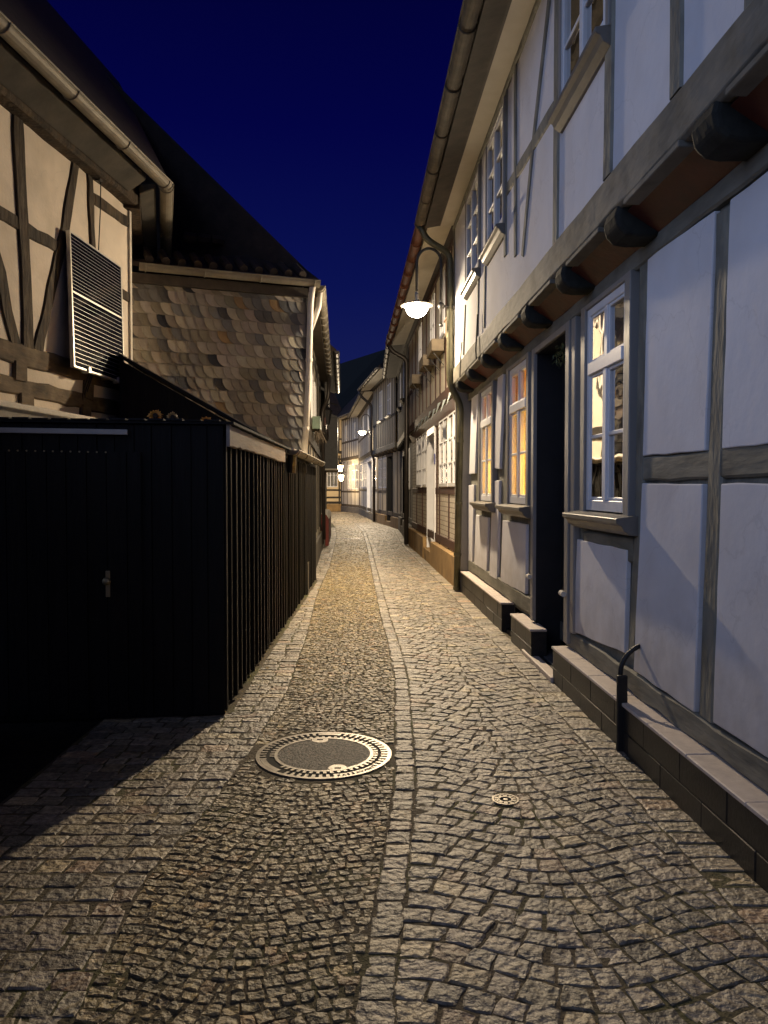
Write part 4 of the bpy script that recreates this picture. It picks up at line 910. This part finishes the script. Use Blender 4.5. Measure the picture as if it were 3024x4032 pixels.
TL(.13, (9, -300, 1080), (9, 140, 1340), (9, 250, 1410), (9, 530, 1570), w1=.014)
TL(.13, (9, 840, 1110), (9, 1180, 1345), w1=.014); TL(.12, (9, 1110, 1990), (9, 1215, 2060), w1=.014)
tv = tm; tm = MB()
TL(.19, (10, -300, 460), (10, 0, 535), (10, 400, 640), (10, 850, 770), (10, 1180, 850), w1=.022)
TL(.16, (10, -300, 790), (10, 0, 850), (10, 450, 945), (10, 860, 1045), (10, 1200, 1110), w1=.02)
for p, q in (((10, 170, 650), (10, 175, 830)), ((10, 815, 830), (10, 810, 1000)), ((10, 230, 950), (10, 232, 1060)), ((10, 785, 1060), (10, 783, 1160))): TL(.2, p, q, w1=.035)
tm.build('sill_beams', old_beam, lh); tm = tv
for u in (.1, .7): L0.tim(tm, [(u, 2.9), (u, UE)], .16, -.02, .02, .01, .014)
L0.tim(tm, [(0, UE + .03), (LE + .0, UE + .03)], .30, -.02, .15, .008, .02)
tm.build('timber_frame', old_timber, lh)
m = MB(); a = atl(10, 0, 1010, .28); b = atl(10, 960, 1190, .28)
L0.prof(m, [(-.01, a[1] + .06), (.30, a[1] - .0), (.33, a[1] - .01), (.33, a[1] - .05), (.29, a[1] - .08), (.24, a[1] - .16), (-.01, a[1] - .2)], 0, b[0]); m.build('cornice', white_paint_stone, lh, bevel=.008)
# hipped eaves: along the street, then turning back at the corner
EZ = 5.02
dirb = Vector((-.288, 1, 0)).normalized()
corner = at_depth(0, 655, 722, 8.95); corner.z = EZ
gA = Facade(L0.P(0, .5, 0)[:2], (corner.x, corner.y), 'right')
gB = Facade((corner.x, corner.y), (corner + dirb * 3.6)[:2], 'right')
gutter(gA, lh, 0, gA.L, 0, EZ, .075, zinc, 1.0); gutter(gB, lh, 0.0, gB.L, 0, EZ, .075, zinc, 1.2)
m = MB(); gA.prof(m, [(-.15, EZ - .03), (-.36, EZ - .16), (-.36, EZ - .02), (-.15, EZ + .03)], 0, gA.L - .2)
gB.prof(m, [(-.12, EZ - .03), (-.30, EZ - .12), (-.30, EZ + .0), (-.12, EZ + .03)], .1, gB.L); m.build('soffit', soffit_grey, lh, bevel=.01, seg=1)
m = MB(); gB.prof(m, [(-.30, EZ - .25), (-.5, EZ - .25), (-.5, EZ + .02), (-.30, EZ + .02)], .2, gB.L); m.build('wall_plate', old_timber, lh)
rid = lambda Y: Vector((-6.55 + .122 * Y, Y, 8.9))
m = MB(); c0 = gA.P(0, .02, EZ + .05); c1 = corner + Vector((0.02, 0, .05)); c2 = gB.P(gB.L, .02, EZ + .05)
r0 = rid(4.9); r1 = rid(14.2); r2 = Vector((-6.3 + .122 * 14, 14, 8.9))
m.add([c0, c1, r1, r0], [(0, 1, 2, 3)]); m.add([c1, c2, r1], [(0, 1, 2)]); m.add([r0, r1, Vector((-9, 14.2, 5)), Vector((-10, 4.9, 5))], [(0, 1, 2, 3)])
m.build('roof', roof_tile, lh)
m = MB(); m.add([L0.P(LE, 0, 0), (-4.2, 12.4, 0), (-4.2, 12.4, 5.05), L0.P(LE, 0, 5.05)], [(0, 1, 2, 3)]); m.build('end_wall', cream_plaster, lh)
m = MB(); L0.box(m, LE - .035, LE + .012, 2.6, 5.0, -.02, .025); m.build('corner_board', white_paint_stone, lh)

# solar panel on the wall
tlp = L0.P(*(lambda q: (q[0], .08, q[1]))(atl(0, 272, 905, .08))); trp = L0.P(*(lambda q: (q[0], .08, q[1]))(atl(0, 477, 1050, .08)))
blp = L0.P(*(lambda q: (q[0], .17, q[1]))(atl(0, 290, 1444, .17))); brp = L0.P(*(lambda q: (q[0], .17, q[1]))(atl(0, 490, 1512, .17)))
nn = (trp - tlp).cross(blp - tlp).normalized()
if nn.y > 0: nn = -nn
sp = thing('solar_panel', 'tilted solar panel with bright grid lines on the cream timbered wall', 'solar panel', tuple((tlp + brp) / 2))
def bil(s, t): return tlp.lerp(trp, s).lerp(blp.lerp(brp, s), t)
m = MB(); m.prism([bil(0.015, .01), bil(.985, .01), bil(.985, .99), bil(.015, .99)], -nn * .028); m.build('cells', cell, sp)
m = MB()
def strip(mb, s0, t0, s1, t1, th, lift=.004, base=-.03):
    mb.prism([bil(s0, t0) + nn * base, bil(s1, t0) + nn * base, bil(s1, t1) + nn * base, bil(s0, t1) + nn * base], nn * (lift - base))
for (a, b, c, d) in ((0, 0, .018, 1), (.982, 0, 1, 1), (.018, 0, .982, .013), (.018, .987, .982, 1)): strip(m, a, b, c, d, .03, .006, -.035)
m.build('frame', alu, sp)
m = MB(); strip(m, .018, .438, .982, .452, .002, .0025, -.004)
NL = 16
for i in range(1, NL):
    t = .013 + (.438 - .013) * i / NL; strip(m, .018, t - .0008, .982, t + .0008, .001, .0018, -.002)
    t = .452 + (.987 - .452) * i / NL; strip(m, .018, t - .0008, .982, t + .0008, .001, .0018, -.002)
m.build('grid_lines', alu, sp)
for s in (.26, .86):
    m = MB(); strip(m, s - .025, .965, s + .025, 1.012, .01, .022, -.05); m.build('clamp', alu, sp, bevel=.003)
for s in (.34, .74):
    m = MB(); p = bil(s, .985) - nn * .04; m.tube([p, p - L0.n * .08], .018, 6); m.build('bracket', steel, sp)
    m = MB(); p = bil(s, .02) - nn * .03; m.tube([p, p - L0.n * .05], .018, 6); m.build('bracket', steel, sp)
m = MB()
for s, e_ in ((.40, .05), (.44, .0), (.47, -.03)):
    m = MB(); p = bil(s, .97) - nn * .06; m.tube([p, p + Vector((.0, 0, -.22)) - L0.n * .08, p + Vector((e_, e_, -.62)) - L0.n * .18], .006, 5); m.build('cable', cable_mat, sp)
o = thing('wall_pulley', 'small dark round fitting with a hanging cord high on the cream wall', 'fitting', tuple(L0.P(atl(9, 850, 920)[0], .05, atl(9, 850, 920)[1])))
u_, z_ = atl(9, 855, 925); m = MB(); m.tube([L0.P(u_ - .03, .06, z_), L0.P(u_ + .03, .06, z_)], .05, 12); m.build('wheel', iron, o)
m = MB(); m.tube([L0.P(u_ + .05, .06, z_), L0.P(u_ + .05, .05, z_ - .35), L0.P(u_ - .01, .04, z_ - 1.05)], .006, 5); m.build('cord', cable_mat, o)

# ------------------------------------------------------------------ slate house
SC = Vector((-1.09, 10.85, 0)); SA = Vector((-3.40, 10.0, 0)); SE = 4.36
Fs = Facade((SA.x, SA.y), (SC.x, SC.y), 'right'); 
if Fs.n.y > 0: Fs.n = -Fs.n
sh = thing('slate_house', 'slate-hung house with patchy tan and grey scales, white corner pipe and tiled roof', 'house', (-2.5, 12, 0))
m = MB(); Fs.box(m, 0, Fs.L, 0, SE - .05, -.1, -.004); m.build('gable_wall', slate_back, sh)
m = MB(); z = 1.75; row = 0; H = .158; PW = .121
while z < SE - .12:
    h = H * U(.97, 1.03); x = -.05 - (row % 2) * .05 + U(-.02, .02)
    band = (z - 1.75) / 2.5
    while x < Fs.L - .06:
        wd = PW * U(.9, 1.12); fr = x / Fs.L; r = R()
        if band < .30: p_grey = .55
        elif band > .80: p_grey = .42
        else: p_grey = .14
        if r < p_grey: c_ = U(.075, .20); tone = (c_, c_ * 1.0, c_ * 1.03)
        elif r > .975: tone = (.30, .20, .10)
        else: c_ = U(.19, .43); tone = (c_, c_ * U(.87, .94), c_ * U(.70, .82))
        if r < .03: tone = (.035, .036, .042)
        x1 = min(x + wd * 1.75, Fs.L - .002); zb, zt = z - .022, z + h + .03; pts = [(x1, zb), (x1, zt), (x, zt), (x, zt - .05)]
        rx, rz = min(wd * .95, x1 - x - .01), h * .92
        for k in range(7):
            a = math.pi + math.pi / 2 * k / 6; pts.append((x + rx + rx * math.cos(a), zb + rz + rz * math.sin(a)))
        V = []; n = len(pts)
        for (u, zz) in pts:
            dep = .014 - .011 * (u - x) / (x1 - x) + .017 * (1 - (zz - zb) / (zt - zb)); V.append(Fs.P(max(0, u), dep, zz))
        V += [Fs.P(max(0, u), -.002, zz) for (u, zz) in pts]
        m.add(V, [tuple(range(n))] + [(i, n + i, n + (i + 1) % n, (i + 1) % n) for i in range(n)], tone)
        x += wd
    z += h; row += 1
m.build('slate_cladding', slate, sh)
m = MB(); Fs.box(m, Fs.L - .012, Fs.L + .03, 1.85, SE - .12, -.05, .03); m.build('corner_board', dark_slate, sh)
m = MB(); Fs.box(m, 0, Fs.L, SE - .19, SE - .07, 0, .10); m.build('eaves_board', soffit_dark, sh)
gg = gutter(Fs, sh, .22, Fs.L + .13, .22, SE, .075, zinc, .62)
# front tiled slope with rounded tile ends
m = MB(); P = Fs.P
m.add([P(0, .22, SE + .04), P(Fs.L + .12, .22, SE + .04), P(Fs.L - .16, -1.0, SE + .70), P(0, -1.0, SE + .16)], [(0, 1, 2, 3)])
m.add([P(0, .22, SE - .02), P(Fs.L + .12, .22, SE - .02), P(Fs.L + .12, .22, SE + .04), P(0, .22, SE + .04)], [(0, 1, 2, 3)])
m.add([P(Fs.L + .12, .22, SE + .04), P(Fs.L + .12, -1.1, SE + .04), P(Fs.L - .16, -1.0, SE + .78)], [(0, 1, 2)])
u = .35
while u < Fs.L + .08:
    m.tube([P(u, .25, SE + .065), P(u - .03, -.1, SE + .27)], .055, 8); u += .2
for i in range(7): m.tube([P(Fs.L - .18 - .2 * i, -1.05, SE + .81), P(Fs.L - .36 - .2 * i, -1.05, SE + .82)], .075, 8)
m.build('tiled_slope', roof_tile, sh)
# main body and street side
F9 = Facade((-1.14, 10.88), (-1.62, 19.5), 'right')
m = MB(); F9.wall(m, 0, F9.L, 0, SE, [(2.6, 3.3, 2.6, 3.6), (4.2, 4.9, 2.6, 3.6)]); m.build('wall', far_plaster, sh)
tm = MB()
for u in (.2, 1.2, 2.2, 3.6, 5.2, 6.4, 7.6, 8.8): F9.tim(tm, [(u, .6), (u, SE - .06)], .13, -.01, .02)
F9.tim(tm, [(0, 2.35), (F9.L, 2.35)], .18, -.01, .03); F9.tim(tm, [(0, 4.0), (F9.L, 4.0)], .14, -.01, .018); tm.build('timber_frame', dark_timber, sh)
for (a, b) in ((2.6, 3.3), (4.2, 4.9)): window(F9, sh, a, b, 2.6, 3.6, w=.016, fr=.045, fine=False, bars=(3.1,), mull=1, depth=.3)
m = MB(); F9.prof(m, [(0, SE - .13), (.2, SE - .15), (.2, SE - .11), (0, SE - .07)], 0, F9.L); m.build('soffit', soffit_dark, sh)
gutter(F9, sh, -.1, F9.L - .4, .24, SE - .02, .07, zinc, .55)
ra, rb_ = Vector((-4.0, 14.1, 8.0)), Vector((-2.94, 21.3, 8.0))
rn = Vector((-4.35, 12.2, 8.0))
m = MB(); ea, eb = F9.P(-.1, .24, SE + .02), F9.P(F9.L - .3, .24, SE + .02)
m.add([ea, eb, rb_, rn], [(0, 1, 2, 3)]); m.add([ea, rn, Fs.P(-.2, -2.8, SE + .2)], [(0, 1, 2)]); m.add([rn, rb_, Vector((-7, 20, 4.2)), Vector((-7.4, 11.6, 4.2))], [(0, 1, 2, 3)]); m.add([eb, rb_, Vector((-6, 20, 4.2))], [(0, 1, 2)])
m.build('roof', roof_tile, sh)
wp = Fs.P(Fs.L + .02, .11, 0)
downpipe(sh, [Fs.P(Fs.L + .04, .20, SE - .06), Fs.P(Fs.L + .03, .12, SE - .26), Fs.P(Fs.L - .0, .10, 2.9), Fs.P(Fs.L - .06, .10, 1.98)], .043, white_pipe, [(Fs.P(Fs.L - .0, .10, 3.05), (0, 0, 1)), (Fs.P(Fs.L - .04, .10, 2.35), (0, 0, 1)), (Fs.P(Fs.L + .01, .11, 3.3), (0, 0, 1))])
m = MB(); m.tube([F9.P(.05, .24, SE - .06), F9.P(.0, .22, SE - .3), Fs.P(Fs.L + .02, .10, SE - .68)], .038, 10); m.build('branch_pipe', white_pipe, sh, smooth=True)
e_ = F9.P(F9.L - .5, .24, SE - .07)
downpipe(sh, [e_, F9.P(F9.L - .5, .22, 3.75), F9.P(F9.L - .4, .07, 3.45), F9.P(F9.L - .3, .10, .25)], .045, dark_pipe, [])
m = MB(); F9.box(m, 0, F9.L, -.02, .45, -.02, .06); m.build('plinth', grey_stone, sh)

# L3 with red plinth and dark slate oriel
F10 = Facade((-1.62, 19.5), (-2.08, 27.8), 'right')
h10, _ = row_house(F10, 'red_plinth_house', 'narrow timbered house with a red plinth and dark slate oriel on the left', (-3, 24, 0), zj=3.1, jet=.12, ze=5.0, over=.3, plinth=.4, pm=grey_stone, wall_m=far_plaster, tim_m=dark_timber, beam=red_board,
    posts=[.2, 1.3, 2.6, 3.9, 5.2, 6.5, 7.8], uposts=[.3, 1.5, 2.7, 3.9], rails=[(1, 1.5, 0, F10.L)], win=[(1.5, 2.3, 1.7, 2.7, dict(mull=1, cloth=cl)), (2.8, 3.6, 1.7, 2.7, dict(mull=1, cloth=cl))], gut=dark_pipe, depth=4, rise=2.0)
m = MB(); F10.prof(m, [(-.01, -.02), (.20, -.02), (.20, .72), (.14, .82), (-.01, .84)], .8, 5.6); m.build('red_plinth', red_plinth, h10, bevel=.01)
m = MB(); F10.prof(m, [(.14, .825), (.21, .72), (.22, .73), (.15, .84), (-.01, .86), (-.01, .845)], .8, 5.6); m.build('plinth_cap', white_paint_stone, h10)
m = MB(); F10.box(m, 4.6, 7.9, 2.15, 3.75, .02, .42); F10.prof(m, [(.02, 3.75), (.46, 3.75), (.02, 3.95)], 4.55, 7.95); m.build('oriel', dark_slate, h10)
m = MB(); F10.box(m, 4.58, 7.92, 2.10, 2.15, .02, .44); m.build('oriel_base', white_paint_stone, h10)
lantern('unlit_lantern', 'black unlit lantern hanging from the left house above the red plinth', tuple(at_depth(14, 305, 350, 20.5)), 1.1, 0, False)
o = thing('flower_box', 'pale green flower box with dry stems below an upper window on the left', 'flower box', tuple(F9.P(2.95, .1, 2.6)))
m = MB(); F9.box(m, 2.5, 3.4, 2.55, 2.77, .03, .17); m.build('planter', green_box, o, bevel=.01)
m = MB()
for i in range(60):
    p = F9.P(U(2.5, 3.4), U(.05, .18), 2.55); m.tube([p, p + Vector((U(-.05, .1), U(-.05, .05), U(-.22, -.05)))], .006, 4)
m.build('stems', mid_timber, o)

# ------------------------------------------------------------------ black shed
sd = thing('shed', 'black board shed with vertical battens along the lane and a plain dark door', 'shed', (-2, 7, 0))
SX0, SY0 = -1.055, 5.05
Ff = Facade((-4.2, 4.66), (SX0, SY0), 'right'); 
if Ff.n.y > 0: Ff.n = -Ff.n
Fd = Facade((SX0, SY0), (-1.11, 12.55), 'right')
m = MB(); Ff.box(m, 0, Ff.L, 0.01, 1.92, -.04, 0)
x = .0
while x < Ff.L - .02:
    wd = U(.10, .14); Ff.box(m, x + .003, min(Ff.L, x + wd - .003), .02, 1.915, 0.0005, U(.012, .02)); x += wd
m.build('front_boards', shed_board, sd)
dl, dr = Ff.L - 2.05, Ff.L - .52
m = MB()
x = dl
while x < dr - .02:
    wd = U(.11, .13); Ff.box(m, x + .003, min(dr, x + wd - .003), .06, 1.74, .021, U(.034, .04)); x += wd
do = m.build('door', shed_board, sd)
hu, hz = Ff.uv(0, 424, 2300, .05); 
m = MB(); Ff.box(m, hu - .014, hu + .014, hz - .085, hz + .085, .04, .047); m.build('handle_plate', steel, do, bevel=.003)
m = MB(); c_ = Ff.P(hu - .0, .085, hz + .022); m.lathe([(0.0, .026), (.015, .022), (.024, .01), (.026, 0), (.024, -.01), (.015, -.022), (.0, -.026)], c_, 14); m.tube([c_, Ff.P(hu, .045, hz + .022)], .009, 8); m.build('knob', steel, do, smooth=True)
m = MB()
for i in range(12):
    u, z_ = Ff.uv(10, 85 + i * 82, 1478 + i * 1.5, .04); m.tube([Ff.P(u, .038, z_), Ff.P(u, .046, z_)], .006, 6)
m.build('nail_heads', steel, do)
m = MB(); u0, z0 = Ff.uv(0, -300, 1690, .03); u1, z1 = Ff.uv(0, 503, 1703, .03)
m.box8([Ff.P(u0, .022, z0 - .015), Ff.P(u1, .022, z1 - .015), Ff.P(u1, .045, z1 - .015), Ff.P(u0, .045, z0 - .015), Ff.P(u0, .022, z0 + .018), Ff.P(u1, .022, z1 + .018), Ff.P(u1, .045, z1 + .018), Ff.P(u0, .045, z0 + .018)]); m.build('door_rail', plank_wood, sd, bevel=.003)
m = MB(); Fd.box(m, 0, Fd.L, .03, 1.90, -.05, -.012); m.build('lane_boards', shed_board, sd)
m = MB(); u = .02
while u < Fd.L - .05:
    hh = U(-.02, .0); wd = U(.032, .046); Fd.tim(m, [(u, .03 + U(0, .03)), (u + U(-.006, .006), 1.0), (u + U(-.006, .006), 1.86 + hh)], wd, -.02, U(.010, .02), .002, .005, .3); u += U(.165, .195)
m.build('battens', shed_batten, sd)
m = MB(); ua, za = Fd.uv(0, 873, 1735, .04); ub, zb = Fd.uv(0, 1122, 1815, .04)
Fd.tim(m, [(.0, 1.855), (ub * .5, 1.85), (ub, 1.848)], .135, .02, .045, .008, .006, .12); m.build('fascia_board', fascia_wood, sd)
m = MB(); pr = [Ff.P(0, .04, 1.925), Ff.P(Ff.L, .04, 1.925), Fd.P(0, .07, 1.925), Fd.P(3.35, .07, 1.925), Vector((-3.1, 8.4, 1.96)), Vector((-4.0, 4.9, 1.96))]
m.prism(pr, (0, 0, .018)); 
for i in range(26):
    u = .1 + i * .118; Ff.box(m, u, u + .1, 1.944, 1.950 + U(0, .008), -.05, .055)
m.build('flat_roof', felt, sd)
# taller lean-to behind with its sloping edge
A_ = at_depth(0, 470, 1405, 8.42); B_ = at_depth(0, 1122, 1780, 8.42); A0 = Vector((A_.x, 8.42, 1.5)); B0 = Vector((B_.x + .0, 8.42, 1.5))
m = MB(); m.prism([A0, B0, B_ - Vector((0, 0, .03)), A_ - Vector((0, 0, .03))], (0, .05, 0)); m.build('lean_to_gable', shed_board, sd)
m = MB(); A1 = Vector((-3.05, 9.9, A_.z + .02)); B1 = Vector((-1.16, 10.7, B_.z)); m.prism([A_ + Vector((0, -.03, 0)), B_ + Vector((.02, -.03, 0)), B1 + Vector((.02, .05, 0)), A1], (0, 0, .035)); m.build('lean_to_roof', felt, sd)
m = MB(); m.prism([A_ + Vector((0, -.034, .036)), B_ + Vector((.02, -.034, .036)), B_ + Vector((.02, -.018, .036)), A_ + Vector((0, -.018, .036))], (0, 0, .008)); m.build('verge_strip', zinc, sd)
m = MB(); Fd.prof(m, [(-.16, 1.99), (.09, 1.93), (.09, 1.95), (-.16, 2.01)], 3.45, Fd.L); m.build('ledge_roof', white_paint_stone, sd)
gutter(Fd, sd, 3.4, Fd.L + .05, .085, 1.93, .055, zinc, .9)
m = MB(); m.tube([Fd.P(3.5, .06, 1.88), Fd.P(3.5, .05, 1.68)], .05, 10); m.build('gutter_outlet', dark_pipe, sd)
gw_ = MB(); gw_.box(-2.95, -2.75, -4, 4.55, 0, 2.3); gw_.box(-3.0, -2.7, -4, 4.57, 2.3, 2.37)  # added out of view to block sky glow from the shed's shadow
bw = tag(gw_.build('unseen_blocker_wall', grey_plaster), 'unseen grey wall added to keep sky glow off the shed shadow', 'wall'); bw['kind'] = 'thing'
for i in range(16):
    y = U(5.3, 12.0); x = -1.03 + abs(random.gauss(0, .09)); a = U(0, 6.28); s_ = U(.012, .022); m = MB()
    pts = [(x + s_ * 1.3 * math.cos(a), y + s_ * 1.3 * math.sin(a), .024), (x - s_ * .6 * math.sin(a), y + s_ * .6 * math.cos(a), .012), (x - s_ * math.cos(a), y - s_ * math.sin(a), .02), (x + s_ * .6 * math.sin(a), y - s_ * .6 * math.cos(a), .011)]
    m.prism(pts, (0, 0, .0012)); tag(m.build('dry_leaf', dry_leaf), 'tiny pale dry leaf at the foot of the black battened shed side', 'leaf', 'dry leaves along the shed foot')
# sunflower decorations on the shed roof edge
def flower(name, label, x, y, r, mat, Y=5.35):
    c = at_depth(0, x, y, Y); t = thing(name, label, 'flower', tuple(c), 'flowers on the shed roof'); m = MB()
    nrm = Vector((.25, -1, .35)).normalized(); a = nrm.cross(Vector((0, 0, 1))).normalized(); b = a.cross(nrm)
    for k in range(16):
        an = 2 * math.pi * k / 16 + U(-.1, .1); d = a * math.cos(an) + b * math.sin(an); s = nrm.cross(d) * r * .16; rr = r * U(.85, 1.1)
        m.add([c + d * r * .25 - s * .5, c + d * rr * .7 - s + nrm * .012, c + d * rr + nrm * U(-.01, .015), c + d * rr * .7 + s + nrm * .012, c + d * r * .25 + s * .5], [(0, 1, 2, 3, 4)])
    m.build('petals', mat, t)
    m = MB(); m.prism([c + (a * math.cos(q) + b * math.sin(q)) * r * .33 for q in [2 * math.pi * i / 14 for i in range(14)]], nrm * .02); m.build('flower_centre', seed_mat, t)
    m = MB(); m.tube([c - nrm * .01, c - nrm * .05 + Vector((0, 0, -.06)), Vector((c.x, c.y + .05, 1.945))], .008, 6); m.build('stem', green_leaf, t)
flower('sunflower', 'largest orange sunflower ornament on the black shed roof', 612, 1640, .055, petal_mat)
flower('sunflower', 'faded small flower ornament between two sunflowers on the shed roof', 680, 1645, .045, petal_pale)
flower('sunflower', 'low orange flower half sunk behind the shed roof edge', 812, 1661, .045, petal_mat)
